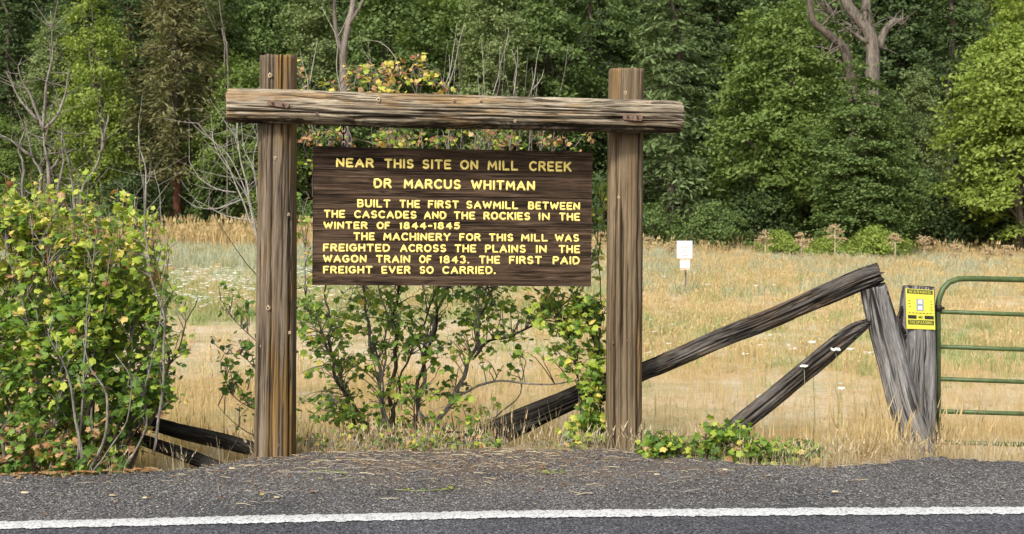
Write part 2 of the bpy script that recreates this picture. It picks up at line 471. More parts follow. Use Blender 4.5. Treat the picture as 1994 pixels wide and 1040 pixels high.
def asphalt(name, base, speck, dirt_amt, wear=0.0):
    m, nt = new_mat(name)
    tc = N(nt, 'ShaderNodeTexCoord')
    P = tc.outputs['Object']
    vor = N(nt, 'ShaderNodeTexVoronoi', {'Vector': P, 'Scale': 105.0})
    vor2 = N(nt, 'ShaderNodeTexVoronoi', {'Vector': P, 'Scale': 55.0})
    sp = ramp(nt, N(nt, 'ShaderNodeSeparateColor', {0: vor.outputs['Color']}).outputs[0],
              [(0.0, tuple(c * .35 for c in base)), (0.35, base), (0.75, tuple(c * 1.5 for c in base)), (0.95, speck), (1.0, tuple(c * 1.7 for c in speck))])
    big = noise_tex(nt, P, 0.9, 5, 0.65)
    col = mixc(nt, 1.0, sp, ramp(nt, big, [(0.3, (0.66, 0.66, 0.68)), (0.7, (1.25, 1.23, 1.2))]), 'MULTIPLY')
    gap = ramp(nt, vor2.outputs['Distance'], [(0.0, 1.15), (0.45, 1.0), (0.8, 0.35)])
    col = mixc(nt, 1.0, col, gap, 'MULTIPLY')
    if dirt_amt:
        sep = N(nt, 'ShaderNodeSeparateXYZ', {0: P})
        near = ramp(nt, math_(nt, 'MULTIPLY', math_(nt, 'SUBTRACT', sep.outputs[1], 8.0), 0.45), [(0.1, 0.0), (0.7, 1.0)])
        cx = math_(nt, 'SUBTRACT', 1.0, math_(nt, 'MULTIPLY', math_(nt, 'ABSOLUTE', math_(nt, 'ADD', sep.outputs[0], 0.2)), 0.42), True)
        dn = ramp(nt, noise_tex(nt, P, 2.6, 6, 0.8), [(0.38, 0.0), (0.55, 1.0)])
        f = math_(nt, 'MULTIPLY', math_(nt, 'MULTIPLY', near, dn), math_(nt, 'ADD', math_(nt, 'MULTIPLY', cx, 1.1), 0.15), True)
        dc = ramp(nt, noise_tex(nt, P, 30, 4, 0.7), [(0.3, (0.07, 0.048, 0.033)), (0.7, (0.20, 0.145, 0.10))])
        col = mixc(nt, math_(nt, 'MULTIPLY', f, dirt_amt), col, dc)
    h = math_(nt, 'ADD', math_(nt, 'MULTIPLY', vor.outputs['Distance'], -1.0), math_(nt, 'MULTIPLY', noise_tex(nt, P, 200, 3, 0.6), 0.5))
    finish(nt, col, 0.85, 0.25, h, 0.9, 0.008)
    return m
M['road'] = asphalt('road_asphalt', (0.068, 0.069, 0.080), (0.17, 0.17, 0.18), 0)
M['shoulder'] = asphalt('shoulder_asphalt', (0.084, 0.081, 0.082), (0.28, 0.27, 0.26), 0.95)

def line_y(X):
    return np.interp(X, [-40, -8, -3.1, -1.5, 0, 1.6, 3.3, 8, 40], [5.4, 7.28, 7.49, 7.66, 7.80, 7.87, 7.92, 8.0, 8.3])
# road up to under the line; shoulder from the line to its broken outer edge
rx = np.linspace(-60, 60, 400)
rows = [(-8.0, None)]
V = []
for k in range(7):
    t = k / 6
    yy = -6 + (line_y(rx) + 0.02 + 6) * t
    V.append(np.stack([rx, yy, np.full_like(rx, 0.0)], 1))
road = mesh_obj('road', np.concatenate(V), grid_faces(len(rx), 7), M['road'])
tag(road, None, kind='structure')

sx = np.linspace(-12, 12, 1400)
ns = 90
V = []
for k in range(ns):
    t = k / (ns - 1)
    edge = ye(sx) + 0.10 + 0.05 * vnoise(sx * 9, sx * 0 + 4, 9) + 0.02 * vnoise(sx * 40, sx * 0, 19)
    y0 = line_y(sx) - 0.02
    yy = y0 + (edge - y0) * t
    z = 0.005 + 0.012 * vnoise(sx * 3, yy * 3, 2) * max(0, min(1, (t - .13) * 6)) + 0.008 * vnoise(sx * 22, yy * 22, 12) * max(0, min(1, (t - .13) * 8)) + .004 * vnoise(sx * 50, yy * 50, 13) * max(0, min(1, (t - .13) * 8))
    z = z + 0.02 * t * np.exp(-((sx + 0.3) / 1.6) ** 2)
    drop = np.clip((yy - (edge - 0.16)) / 0.16, 0, 1)
    z = z - 0.09 * drop ** 2
    V.append(np.stack([sx, yy, z], 1))
sh = mesh_obj('road_shoulder', np.concatenate(V), grid_faces(len(sx), ns), M['shoulder'])
tag(sh, None, kind='structure')

# painted edge line with a ragged outline
lm, lnt = new_mat('road_line_paint')
P = N(lnt, 'ShaderNodeTexCoord').outputs['Object']
wn_ = noise_tex(lnt, P, 55, 5, 0.75)
wcol = mixc(lnt, ramp(lnt, wn_, [(0.39, 1.0), (0.49, 0.0)]), (0.56, 0.56, 0.555), (0.12, 0.12, 0.125))
wcol = mixc(lnt, 1.0, wcol, ramp(lnt, noise_tex(lnt, P, 3, 4, 0.6), [(0.3, 0.86), (0.7, 1.0)]), 'MULTIPLY')
finish(lnt, wcol, 0.75, 0.2, wn_, 0.6, 0.006)
lx = np.linspace(-30, 30, 6000)
V = []
for k in range(5):
    off = (-0.105, -0.06, 0, 0.06, 0.105)[k]
    jit = (0.016 * vnoise(lx * 30, lx * 0 + k, 30 + k) + 0.014 * vnoise(lx * 140, lx * 0 + k, 40 + k)) * (1 if k in (0, 4) else 0)
    V.append(np.stack([lx, line_y(lx) + off + jit, np.full_like(lx, 0.013) - (0.006 if k in (0, 4) else 0)], 1))
ln = mesh_obj('road_edge_line', np.concatenate(V), grid_faces(len(lx), 5), lm)
tag(ln, None, kind='structure')

# ------------------------------------------------------------------ logs
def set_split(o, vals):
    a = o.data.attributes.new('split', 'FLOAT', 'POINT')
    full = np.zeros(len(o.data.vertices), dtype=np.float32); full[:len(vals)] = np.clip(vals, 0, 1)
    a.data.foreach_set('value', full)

def log_obj(name, pts, mat, parent=None, nseg=56, step=0.03, seed=0, crack=0.010, sq=2.0, lump=0.03, endmat=None, ragged=0.0,
            ckf=2.3, cks=0.5, width=0.10, bumps=(), origin=None, twist=0.0, checks=None, nchecks=0):
    """a weathered log: pts are (Vector centre, radius). Long drying cracks are cut into its surface."""
    S = spline([(p.x, p.y, p.z, r) for p, r in pts], step)
    tot = float(np.sum(np.linalg.norm(np.diff(S[:, :3], axis=0), axis=1)))
    checks = list(checks or [])
    rc = random.Random(seed * 13 + 1)
    for _ in range(nchecks):        # drying splits: angle, start, end, half width, depth
        v0 = rc.uniform(-.2, tot * .85); checks.append((rc.uniform(0, 2 * PI), v0, v0 + rc.uniform(.25, 1.3), rc.uniform(.005, .010), rc.uniform(.012, .03)))
    n = len(S)
    V = np.zeros((n, nseg, 3)); UV = np.zeros((n, nseg, 2)); SP = np.zeros((n, nseg))
    up = None; L = 0.0
    for i in range(n):
        p = Vector(S[i, :3]); r = S[i, 3]
        d = Vector(S[min(i + 1, n - 1), :3]) - Vector(S[max(i - 1, 0), :3]); d.normalize()
        if up is None:
            up = Vector((0, 1, 0)) if abs(d.y) < 0.9 else Vector((0, 0, 1))
        a = (up - d * up.dot(d)).normalized(); up = a
        b = d.cross(a)
        if i: L += (p - Vector(S[i - 1, :3])).length
        for k in range(nseg):
            th = 2 * PI * k / nseg + twist * L
            c, s = math.cos(th), math.sin(th)
            sh_ = 1.0 / (abs(c) ** sq + abs(s) ** sq) ** (1 / sq) if sq != 2 else 1.0
            nz = noise.noise(Vector((c * 1.1 + seed, s * 1.1, L * 0.9)))
            nz2 = noise.noise(Vector((c * 5 + seed, s * 5, L * 3.0)))
            g_ = abs(noise.noise(Vector((c * ckf + seed * 3, s * ckf, L * cks))))
            g2 = abs(noise.noise(Vector((c * ckf * 2.4 + seed * 5, s * ckf * 2.4, L * cks * 1.6))))
            gr = max(0.0, 1 - g_ / width) ** 0.7 + 0.5 * max(0.0, 1 - g2 / width)
            rr = r * sh_ * (1 + lump * nz + lump * 0.35 * nz2) - crack * gr
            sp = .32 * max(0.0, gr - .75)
            for ci, (ct, c0, c1, cw, cd) in enumerate(checks):
                if c0 < L < c1:
                    wv = ct + .05 * noise.noise(Vector((L * 2.2, ci * 5.0, seed))) + .02 * noise.noise(Vector((L * 9, ci * 5.0, seed)))
                    dd = abs(((th - wv + PI) % (2 * PI)) - PI) * r
                    e_ = min(1.0, (L - c0) / .12, (c1 - L) / .12)
                    w_ = cw * (.55 + .45 * e_)
                    if dd < w_ * 1.6:
                        rr -= cd * e_ * max(0.0, 1 - (dd / (w_ * 1.6)) ** 1.5) * (.7 + .5 * noise.noise(Vector((L * 5, ci, 2))))
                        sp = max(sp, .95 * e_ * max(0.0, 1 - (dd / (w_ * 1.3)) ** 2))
            for (bu, bv, br, bh) in bumps:
                dd = ((((th - bu + PI) % (2 * PI)) - PI) * r) ** 2 + (L - bv) ** 2
                rr += bh * math.exp(-dd / (br * br))
            shift = 0.0
            if ragged and (i in (0, n - 1)):
                shift = ragged * noise.noise(Vector((c * 3 + seed, s * 3, 9.0 + i)))
            q = p + (a * c + b * s) * rr + d * shift
            V[i, k] = q; SP[i, k] = sp
            UV[i, k] = (th * r + seed * 0.7, L + seed)
    idx = np.arange(n * nseg).reshape(n, nseg)
    q = np.stack([idx[:-1], np.roll(idx[:-1], -1, 1), np.roll(idx[1:], -1, 1), idx[1:]], -1).reshape(-1, 4)
    Vs = [V.reshape(-1, 3)]; UVs = [UV.reshape(-1, 2)]; T = []; base = n * nseg
    for e, row in ((0, 0), (1, n - 1)):
        ring = V[row]; cen = ring.mean(0)
        inner = cen + (ring - cen) * 0.45
        ends_n = (V[row] - V[min(max(row + (1 if e == 0 else -1), 0), n - 1)]).mean(0)
        ends_n /= max(1e-9, np.linalg.norm(ends_n))
        inner = inner + ends_n * 0.004 - ends_n * (0.5 * ragged * NR.random((nseg, 1)))
        Vs += [inner, cen[None, :]]
        UVs += [np.stack([inner[:, 0], inner[:, 2] * .1], 1), np.array([[cen[0], cen[2] * .1]])]
        ib = base + np.arange(nseg); cb = base + nseg; base += nseg + 1
        o_ = idx[row]
        a_, b_ = (o_, np.roll(o_, -1))
        ia, ib2 = ib, np.roll(ib, -1)
        if e == 0:
            T += [np.stack([a_, ib2, b_], 1), np.stack([a_, ia, ib2], 1), np.stack([ia, np.full(nseg, cb), ib2], 1)]
        else:
            T += [np.stack([a_, b_, ib2], 1), np.stack([a_, ib2, ia], 1), np.stack([ia, ib2, np.full(nseg, cb)], 1)]
    T = np.concatenate(T)
    mi = [0] * len(q) + [1 if endmat else 0] * len(T)
    o = mesh_obj(name, np.concatenate(Vs), [q, T], [mat] + ([endmat] if endmat else []), parent, mi, True, np.concatenate(UVs), origin)
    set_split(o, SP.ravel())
    return o

def knot(parent, p, r, pale=True, out=Vector((0, -1, 0))):
    """a small raised branch stub: pale swollen ring round a dark heart"""
    mb = MB()
    out = out.normalized()
    a = out.cross(Vector((0, 0, 1))).normalized(); b = a.cross(out)
    prof = [(1.25, -0.30), (1.0, 0.22), (0.72, 0.42), (0.45, 0.30), (0.36, 0.0), (0.0, -0.05)]
    n = 14; V = []
    for j, (rr, h) in enumerate(prof):
        for k in range(n):
            th = 2 * PI * k / n
            w = 1 + 0.12 * math.sin(3 * th + p.x * 40) + 0.08 * math.sin(5 * th)
            V.append(p + (a * math.cos(th) + b * math.sin(th) * 1.2) * rr * r * w + out * h * r)
    q1 = [[j * n + k, j * n + (k + 1) % n, (j + 1) * n + (k + 1) % n, (j + 1) * n + k] for j in range(3) for k in range(n)]
    q2 = [[j * n + k, j * n + (k + 1) % n, (j + 1) * n + (k + 1) % n, (j + 1) * n + k] for j in range(3, 5) for k in range(n)]
    mb.add(V, q1, None, None, 0)
    m2 = MB(); m2.V = mb.V; m2.UV = mb.UV; m2.q = mb.q + q2; m2.qi = mb.qi + [1] * len(q2)
    return m2.obj('knot', [M['knot'] if pale else M['rust'], M['knot_dark']], parent)

# ------------------------------------------------------------------ the sign frame
frame = thing('sign_frame', 'weathered log frame of two tall posts and a crossbeam holding the brown text board', 'sign frame', (-0.45, 10.2, 0))
lp = log_obj('post', [(at(535, 980, 10.0), .166), (at(536, 888, 10.0), .163), (at(538.5, 560, 10.0), .156), (at(541, 250, 10.0), .146), (at(542, 172, 10.0), .144), (at(542.5, 111, 10.0), .144)],
             M['post'], frame, 132, 0.03, 3, 0.013, 3.0, 0.02, M['post'], 0.03, 1.7, 0.18, 0.06, nchecks=14,
             checks=[(PI - .12, -1, 9, .006, .03), (PI + .85, .1, 2.4, .007, .03), (PI - .7, 1.1, 3.0, .005, .02), (PI + .36, .2, 1.5, .005, .02), (PI + .4, 2.9, 4, .007, .03), (PI - .3, 3.1, 4, .006, .03)])
rp_ = log_obj('post', [(at(1214, 960, 10.48), .152), (at(1215, 700, 10.48), .151), (at(1218, 262, 10.48), .148), (at(1220, 137, 10.48), .147)],
              M['post2'], frame, 132, 0.03, 11, 0.010, 3.4, 0.015, M['post2'], 0.015, 1.3, 0.12, 0.05, nchecks=3,
              checks=[(PI - .60, -1, 3.1, .007, .028), (PI + .66, -1, 3.3, .007, .03), (PI + .1, .2, 2.0, .005, .02)])
bm = log_obj('beam', [(at(444, 206, 9.79), .136), (at(560, 208, 9.83), .139), (at(700, 213, 9.88), .138), (at(1000, 220.5, 10.04), .137), (at(1240, 227, 10.22), .137), (at(1310, 228, 10.27), .135), (at(1325, 228.5, 10.28), .125)],
             M['beam'], frame, 140, 0.03, 23, 0.020, 2.0, 0.04, M['beam'], 0.012, 2.0, 0.42, 0.075, nchecks=22,
             checks=[(PI - .95, 0, 2.2, .006, .025), (PI - .15, 1.2, 3.9, .006, .025), (PI + .42, -1, 1.3, .006, .03), (PI + .62, .95, 1.5, .015, .06), (PI + .35, 1.8, 3.7, .007, .03), (PI + .2, 2.95, 3.3, .014, .04), (PI - .6, .5, 1.9, .005, .02)])
for (px, py, r) in ((526, 147, .017), (536, 308, .013), (562, 418, .011), (522, 600, .018), (564, 648, .011), (510, 674, .015), (541, 868, .016)):
    knot(lp, at(px, py, 9.86 - 0.012 * (abs(px - 538) < 20)), r * .85, py < 860)
for (px, py, r) in ((1218, 181, .014), (1222, 343, .008), (1205, 384, .010), (1221, 664, .008), (1194, 668, .008)):
    knot(rp_, at(px, py, 10.335), r, py < 600)
for (px, py, r, Y) in ((737, 194, .018, 9.762), (883, 194, .012, 9.83), (936, 195, .010, 9.87), (617, 222, .012, 9.71), (1266, 200, .012, 10.135), (1003, 236, .012, 9.905)):
    knot(bm, at(px, py, Y), r * .8, px != 617)
def bolt_plate(p0, p1, w, mat, parent, nb):
    mb = MB()
    d = (p1 - p0); L = d.length; d.normalize(); n_ = Vector((0, -1, 0)); u = d.cross(n_).normalized()
    c = (p0 + p1) / 2
    # plate with slightly rounded ends
    pr = [(-L / 2, -.6), (-L / 2 + .012, -1), (L / 2 - .012, -1), (L / 2, -.6), (L / 2, .6), (L / 2 - .012, 1), (-L / 2 + .012, 1), (-L / 2, .6)]
    V = [c + d * a + u * b * w / 2 + n_ * h for h in (-0.02, 0.005) for a, b in pr]
    mb.add(V, [[i, (i + 1) % 8, 8 + (i + 1) % 8, 8 + i] for i in range(8)] + [[8, 9, 10, 11], [8, 11, 12, 15], [12, 13, 14, 15]])
    o = mb.obj('metal_plate', [mat], parent, False)
    bb = MB()
    for k in range(nb):
        q = p0 + (p1 - p0) * ((k + 0.5) / nb)
        hx = [q + (d * math.cos(t * PI / 3) + u * math.sin(t * PI / 3)) * 0.011 + n_ * h for h in (0.0, 0.016) for t in range(6)]
        bb.add(hx, [[i, (i + 1) % 6, 6 + (i + 1) % 6, 6 + i] for i in range(6)] + [[6, 7, 8, 9], [6, 9, 10, 11]])
    bb.obj('bolt_heads', [M['rust_dark']], parent, False)
bolt_plate(at(521, 199, 9.675), at(562, 206, 9.685), .040, M['rust'], bm, 2)
bolt_plate(at(1213, 227, 10.068), at(1251, 230, 10.085), .050, M['rust'], bm, 2)

# ------------------------------------------------------------------ the text board
PB = 0.1653; PA = 10.3186
nB = Vector((PB, -1, 0)).normalized(); dB = Vector((1, PB, 0)).normalized()
def on_board(px, py, off=0.0):
    u = (px - CX) / F
    Y = PA / (1 - PB * u)
    return Vector((u * Y, Y, EYE - (py - HY) / F * Y)) + nB * off
TL, TR, BR, BL = (610, 284.5), (1153.5, 296), (1151, 558), (608, 555)
def bpx(s, t):
    a = (TL[0] + (TR[0] - TL[0]) * s, TL[1] + (TR[1] - TL[1]) * s)
    b = (BL[0] + (BR[0] - BL[0]) * s, BL[1] + (BR[1] - BL[1]) * s)
    return a[0] + (b[0] - a[0]) * t, a[1] + (b[1] - a[1]) * t
board = thing('text_board', 'dark brown plank board with routed yellow lettering hanging under the log beam', 'sign board', on_board(*bpx(.5, 1)))
joints = [0, .165, .345, .555, .775, 1.0]
for j in range(5):
    t0, t1 = joints[j] + (0.0004 if j else 0), joints[j + 1] - (0.0004 if j < 4 else 0)
    nx, ny = 220, 22
    proud = (0.001, 0.0, 0.0015, 0.0005, 0.001)[j]
    Vf = []; UVf = []; Sf = []
    for b in range(ny):
        for a in range(nx):
            s = a / (nx - 1); t = t0 + (t1 - t0) * b / (ny - 1)
            jx = 0
            if (b == 0 and j == 0) or (b == ny - 1 and j == 4): t += 0.0012 * noise.noise(Vector((s * 30, j * 3.0 + b, 0)))
            e = min(b, ny - 1 - b) / 1.0
            rnd = -0.003 if e < 1 else 0.0
            sx_, tz = s * 2.36, t * 1.12
            g_ = abs(noise.noise(Vector((sx_ * 0.9 + j * 7.1, tz * 26, j * 2.0))))
            g3 = noise.noise(Vector((sx_ * 2.2 + 3, tz * 60, j * 2.0)))
            dz = -0.0045 * max(0, 1 - g_ / 0.06) + 0.0010 * g3
            Vf.append(on_board(*bpx(s, t), proud + rnd + dz))
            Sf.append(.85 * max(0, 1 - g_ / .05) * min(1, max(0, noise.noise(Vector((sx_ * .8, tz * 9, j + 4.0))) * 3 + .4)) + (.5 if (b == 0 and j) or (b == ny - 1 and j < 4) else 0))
            UVf.append((tz + j * 0.83, sx_ + j * 1.7))
    fF = grid_faces(nx, ny)
    nb = len(Vf)
    ring = [a for a in range(nx)] + [b * nx + nx - 1 for b in range(1, ny)] + [(ny - 1) * nx + a for a in range(nx - 2, -1, -1)] + [b * nx for b in range(ny - 2, 0, -1)]
    back = [Vf[i] - nB * 0.045 for i in ring]
    UVb = [(UVf[i][0] + 0.02, UVf[i][1]) for i in ring]
    Rn = len(ring)
    side = np.array([[ring[i], nb + i, nb + (i + 1) % Rn, ring[(i + 1) % Rn]] for i in range(Rn)])
    bc = [nb + 0, nb + nx - 1, nb + nx - 1 + ny - 1, nb + 2 * (nx - 1) + ny - 1]
    allV = np.array([tuple(v) for v in Vf + back])
    pl = mesh_obj('plank', allV, [fF[:, ::-1], side, np.array([bc])], M['board'], board, None, True, np.array(UVf + UVb))
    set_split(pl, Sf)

# stroke alphabet, unit cap height: (width, strokes)
def arc(cx, cy, rx, ry, a0, a1, n=10):
    return [(cx + rx * math.cos(math.radians(a0 + (a1 - a0) * i / n)), cy + ry * math.sin(math.radians(a0 + (a1 - a0) * i / n))) for i in range(n + 1)]
GL = {
 'A': (.82, [[(0, 0), (.41, 1), (.82, 0)], [(.16, .32), (.66, .32)]]),
 'B': (.68, [[(0, 0), (0, 1)], [(0, 1)] + arc(.38, .76, .24, .24, 90, -90, 8) + [(0, .52)], [(0, .52)] + arc(.40, .26, .27, .26, 90, -90, 8) + [(0, 0)]]),
 'C': (.74, [arc(.42, .5, .42, .5, 48, 312, 16)]),
 'D': (.74, [[(0, 0), (0, 1)] + arc(.30, .5, .44, .5, 90, -90, 12) + [(0, 0)]]),
 'E': (.60, [[(.60, 1), (0, 1), (0, 0), (.60, 0)], [(0, .5), (.50, .5)]]),
 'F': (.58, [[(.58, 1), (0, 1), (0, 0)], [(0, .5), (.46, .5)]]),
 'G': (.80, [arc(.42, .5, .42, .5, 48, 345, 16) + [(.82, .45), (.52, .45)]]),
 'H': (.70, [[(0, 0), (0, 1)], [(.70, 0), (.70, 1)], [(0, .5), (.70, .5)]]),
 'I': (.0, [[(0, 0), (0, 1)]]),
 'K': (.70, [[(0, 0), (0, 1)], [(.66, 1), (.02, .42)], [(.24, .60), (.70, 0)]]),
 'L': (.58, [[(0, 1), (0, 0), (.58, 0)]]),
 'M': (.86, [[(0, 0), (.06, 1), (.43, .28), (.80, 1), (.86, 0)]]),
 'N': (.72, [[(0, 0), (0, 1), (.72, 0), (.72, 1)]]),
 'O': (.86, [arc(.43, .5, .43, .5, 0, 360, 20)]),
 'P': (.62, [[(0, 0), (0, 1)] + arc(.34, .74, .28, .26, 90, -90, 8) + [(0, .48)]]),
 'R': (.68, [[(0, 0), (0, 1)] + arc(.36, .75, .28, .25, 90, -90, 8) + [(0, .50)], [(.34, .50), (.68, 0)]]),
 'S': (.66, [arc(.34, .75, .29, .25, 35, 270, 10) + arc(.33, .25, .31, .25, 90, -145, 10)]),
 'T': (.72, [[(0, 1), (.72, 1)], [(.36, 1), (.36, 0)]]),
 'U': (.72, [[(0, 1)] + arc(.36, .36, .36, .36, 180, 360, 10) + [(.72, 1)]]),
 'V': (.78, [[(0, 1), (.39, 0), (.78, 1)]]),
 'W': (1.06, [[(0, 1), (.26, 0), (.53, .85), (.80, 0), (1.06, 1)]]),
 'Y': (.76, [[(0, 1), (.38, .48), (.76, 1)], [(.38, .48), (.38, 0)]]),
 '1': (.10, [[(0, .86), (.08, 1), (.08, 0)]]),
 '3': (.60, [arc(.28, .76, .27, .24, 140, -80, 9) + arc(.29, .27, .31, .27, 80, -140, 9)]),
 '4': (.68, [[(.50, 0), (.50, 1), (0, .32), (.68, .32)]]),
 '5': (.60, [[(.56, 1), (.10, 1), (.06, .56)] + arc(.28, .31, .31, .31, 120, -140, 10)]),
 '8': (.62, [arc(.31, .76, .25, .24, 0, 360, 14), arc(.31, .26, .31, .26, 0, 360, 14)]),
 '.': (.02, [[(0, .02), (.02, .0)]]),
 '-': (.36, [[(0, .45), (.36, .45)]]),
}
def write_word(mb, word, place, x0, x1, sw, depth, n=8, gap=None, ndir=nB):
    """place(u, v) maps u across the word (0..1) and v up the letter (0..1) to a point; sw = stroke radius in metres"""
    hlen = (place(0, 1) - place(0, 0)).length
    wlen = (place(1, 0) - place(0, 0)).length
    gap_ = 0.40
    adv = sum(GL[c][0] for c in word) + gap_ * (len(word) - 1)
    x = 0.0
    for c in word:
        w, st = GL[c]
        own = mb is None
        cur = MB() if own else mb
        for s in st:
            P = [place((x + a) / max(adv, 1e-6), b) for a, b in s]
            if len(P) > 1 and c not in '.': pass
            # resample for round joins
            Q = [P[0]]
            for a, b in zip(P[:-1], P[1:]):
                L = (b - a).length
                m = max(1, int(L / (sw * 1.6)))
                for k in range(1, m + 1): Q.append(a + (b - a) * k / m)
            flat_tube(cur, Q, sw, depth, n, ndir)
        if own: cur.obj('letter', [M['letters']], board, True)
        x += w + gap_

def flat_tube(mb, P, r, depth, n, ndir):
    """a raised rounded paint stroke with rounded ends, lying on a surface whose normal is ndir"""
    if (P[-1] - P[0]).length > 1e-6:
        d0 = (P[0] - P[1]).normalized(); d1 = (P[-1] - P[-2]).normalized()
        P = [P[0] + d0 * r * .85, P[0] + d0 * r * .5] + P + [P[-1] + d1 * r * .5, P[-1] + d1 * r * .85]
        rad = [r * .35, r * .85] + [r] * (len(P) - 4) + [r * .85, r * .35]
    else:
        rad = [r] * len(P)
    V = []; m = 6
    for i, p in enumerate(P):
        d = P[min(i + 1, len(P) - 1)] - P[max(i - 1, 0)]
        if d.length < 1e-9: d = dB.copy()
        d.normalize(); s = d.cross(ndir).normalized()
        jr = rad[i] * (1 + 0.10 * noise.noise(p * 60))
        for k in range(m):
            th = PI * k / (m - 1)
            V.append(p + s * math.cos(th) * jr + ndir * (math.sin(th) * depth * rad[i] / r - 0.003))
    q = [[i * m + k, i * m + k + 1, (i + 1) * m + k + 1, (i + 1) * m + k] for i in range(len(P) - 1) for k in range(m - 1)]
    mb.add(V, q, [[0, k + 1, k] for k in range(1, m - 1)] + [[(len(P) - 1) * m, (len(P) - 1) * m + k, (len(P) - 1) * m + k + 1] for k in range(1, m - 1)])

LINES = [
 (188, 130, 193, 1780, 156, 224, [('NEAR', 188, 446), ('THIS', 513, 716), ('SITE', 768, 968), ('ON', 1025, 1150), ('MILL', 1210, 1420), ('CREEK', 1490, 1780)], 8.2),
 (442, 269, 334, 1534, 286, 352, [('DR', 442, 566), ('MARCUS', 645, 1034), ('WHITMAN', 1100, 1534)], 8.2),
 (330, 409, 465, 1838, 430, 484, [('BUILT', 330, 558), ('THE', 616, 758), ('FIRST', 808, 1020), ('SAWMILL', 1065, 1420), ('BETWEEN', 1484, 1838)], 7.4),
 (105, 481, 535, 1838, 502, 557, [('THE', 105, 252), ('CASCADES', 310, 735), ('AND', 780, 936), ('THE', 982, 1130), ('ROCKIES', 1183, 1502), ('IN', 1555, 1633), ('THE', 1693, 1838)], 7.4),
 (103, 560, 612, 1028, 564, 614, [('WINTER', 103, 404), ('OF', 462, 556), ('1844-1845', 617, 1028)], 7.2),
 (305, 633, 687, 1832, 646, 698, [('THE', 305, 452), ('MACHINERY', 508, 964), ('FOR', 1020, 1167), ('THIS', 1220, 1388), ('MILL', 1437, 1620), ('WAS', 1665, 1832)], 7.2),
 (100, 709, 763, 1838, 720, 775, [('FREIGHTED', 100, 555), ('ACROSS', 620, 935), ('THE', 988, 1137), ('PLAINS', 1193, 1472), ('IN', 1537, 1612), ('THE', 1690, 1838)], 7.3),
 (100, 784, 837, 1836, 796, 851, [('WAGON', 100, 397), ('TRAIN', 457, 692), ('OF', 748, 836), ('1843.', 886, 1090), ('THE', 1153, 1298), ('FIRST', 1355, 1580), ('PAID', 1650, 1836)], 7.3),
 (100, 859, 912, 1268, 862, 916, [('FREIGHT', 100, 437), ('EVER', 494, 694), ('SO', 750, 850), ('CARRIED.', 905, 1268)], 7.3),
]
K_ = 1976 / 570.0
for (lx0, ty0, by0, lx1, ty1, by1, words, sw) in LINES:
    mb = MB()
    for (w, wx0, wx1) in words:
        def place(u, v, wx0=wx0, wx1=wx1):
            x = wx0 + sw + (wx1 - wx0 - 2 * sw) * u
            f = (x - lx0) / (lx1 - lx0)
            top = ty0 + (ty1 - ty0) * f + sw * .8; bot = by0 + (by1 - by0) * f - sw * .8
            y = bot + (top - bot) * v
            return on_board(600 + x / K_, 270 + y / K_, 0.0015)
        write_word(None, w, place, wx0, wx1, sw / K_ / F * 10.2, 0.006)

# hangers: an eye bolt and chain links between beam and board
def hanger(px, py0, py1):
    p0 = on_board(px, py0, -0.022); p1 = on_board(px, py1, -0.022)
    mb = MB()
    mb.tube([p0 + Vector((0, 0, .02)), p0 - Vector((0, 0, .03))], .008, 8)
    L = (p0 - p1).length
    nlk = 3
    for k in range(nlk):
        c = p0 + (p1 - p0) * ((k + .5) / nlk)
        a = dB if k % 2 == 0 else nB
        hh = L / nlk * .62
        P = [c + Vector((0, 0, 1)) * math.cos(t * PI / 6) * hh + a * math.sin(t * PI / 6) * .022 for t in range(13)]
        mb.tube(P, .0065, 6, False)
    mb.tube([p1 + Vector((0, 0, .03)), p1 - Vector((0, 0, .03))], .009, 8)
    mb.obj('hanger_chain', [M['rust_dark']], board)
hanger(669, 246, 285)
hanger(1099, 259, 295)

# ------------------------------------------------------------------ fallen rails, brace logs, gate posts
def lone_log(name, label, cat, pts, mat, **kw):
    base = Vector(pts[0][0]); 
    o = log_obj(name, pts, mat, None, origin=base, **kw)
    tag(o, label, cat)
    return o
def log_path(L, Y0, Y1):
    n = len(L); out = []
    for i, (px, py, w) in enumerate(L):
        Y = Y0 + (Y1 - Y0) * i / (n - 1)
        out.append((at(px, py, Y), w / 2 / F * Y))
    return out
lone_log('brace_log', 'thick blackened log end lying behind the middle bush up to the right post', 'log',
    log_path([(820, 925, 54), (900, 880, 56), (1000, 828, 52), (1100, 783, 44), (1180, 748, 42), (1215, 735, 40)], 10.95, 10.98),
    M['dark_log'], nseg=90, step=.035, seed=6, nchecks=20, crack=.018, lump=.10, ragged=.05, ckf=2.0, cks=.5, width=.11)
lone_log('brace_log', 'long curved charcoal-grey log leaning from the right sign post up to the gate post', 'log',
    log_path([(1165, 768, 36), (1215, 742, 38), (1260, 721, 37), (1330, 691, 37), (1400, 660, 38), (1500, 621, 40), (1600, 577, 42), (1670, 546, 42), (1712, 529, 38)], 10.85, 10.8),
    M['grey_log'], nseg=90, step=.03, seed=5, nchecks=26, crack=.022, lump=.14, ragged=.05, ckf=2.0, cks=.5, width=.12)
short_log = lone_log('brace_log', 'short grey brace log slanting down from gate post into the green vines', 'log',
    log_path([(1340, 905, 34), (1425, 838, 36), (1500, 778, 38), (1600, 696, 36), (1660, 646, 30), (1692, 628, 16)], 11.0, 10.85),
    M['grey_log'], nseg=80, step=.035, seed=8, nchecks=18, crack=.016, lump=.12, ragged=.03, ckf=2.0, cks=.6, width=.12)
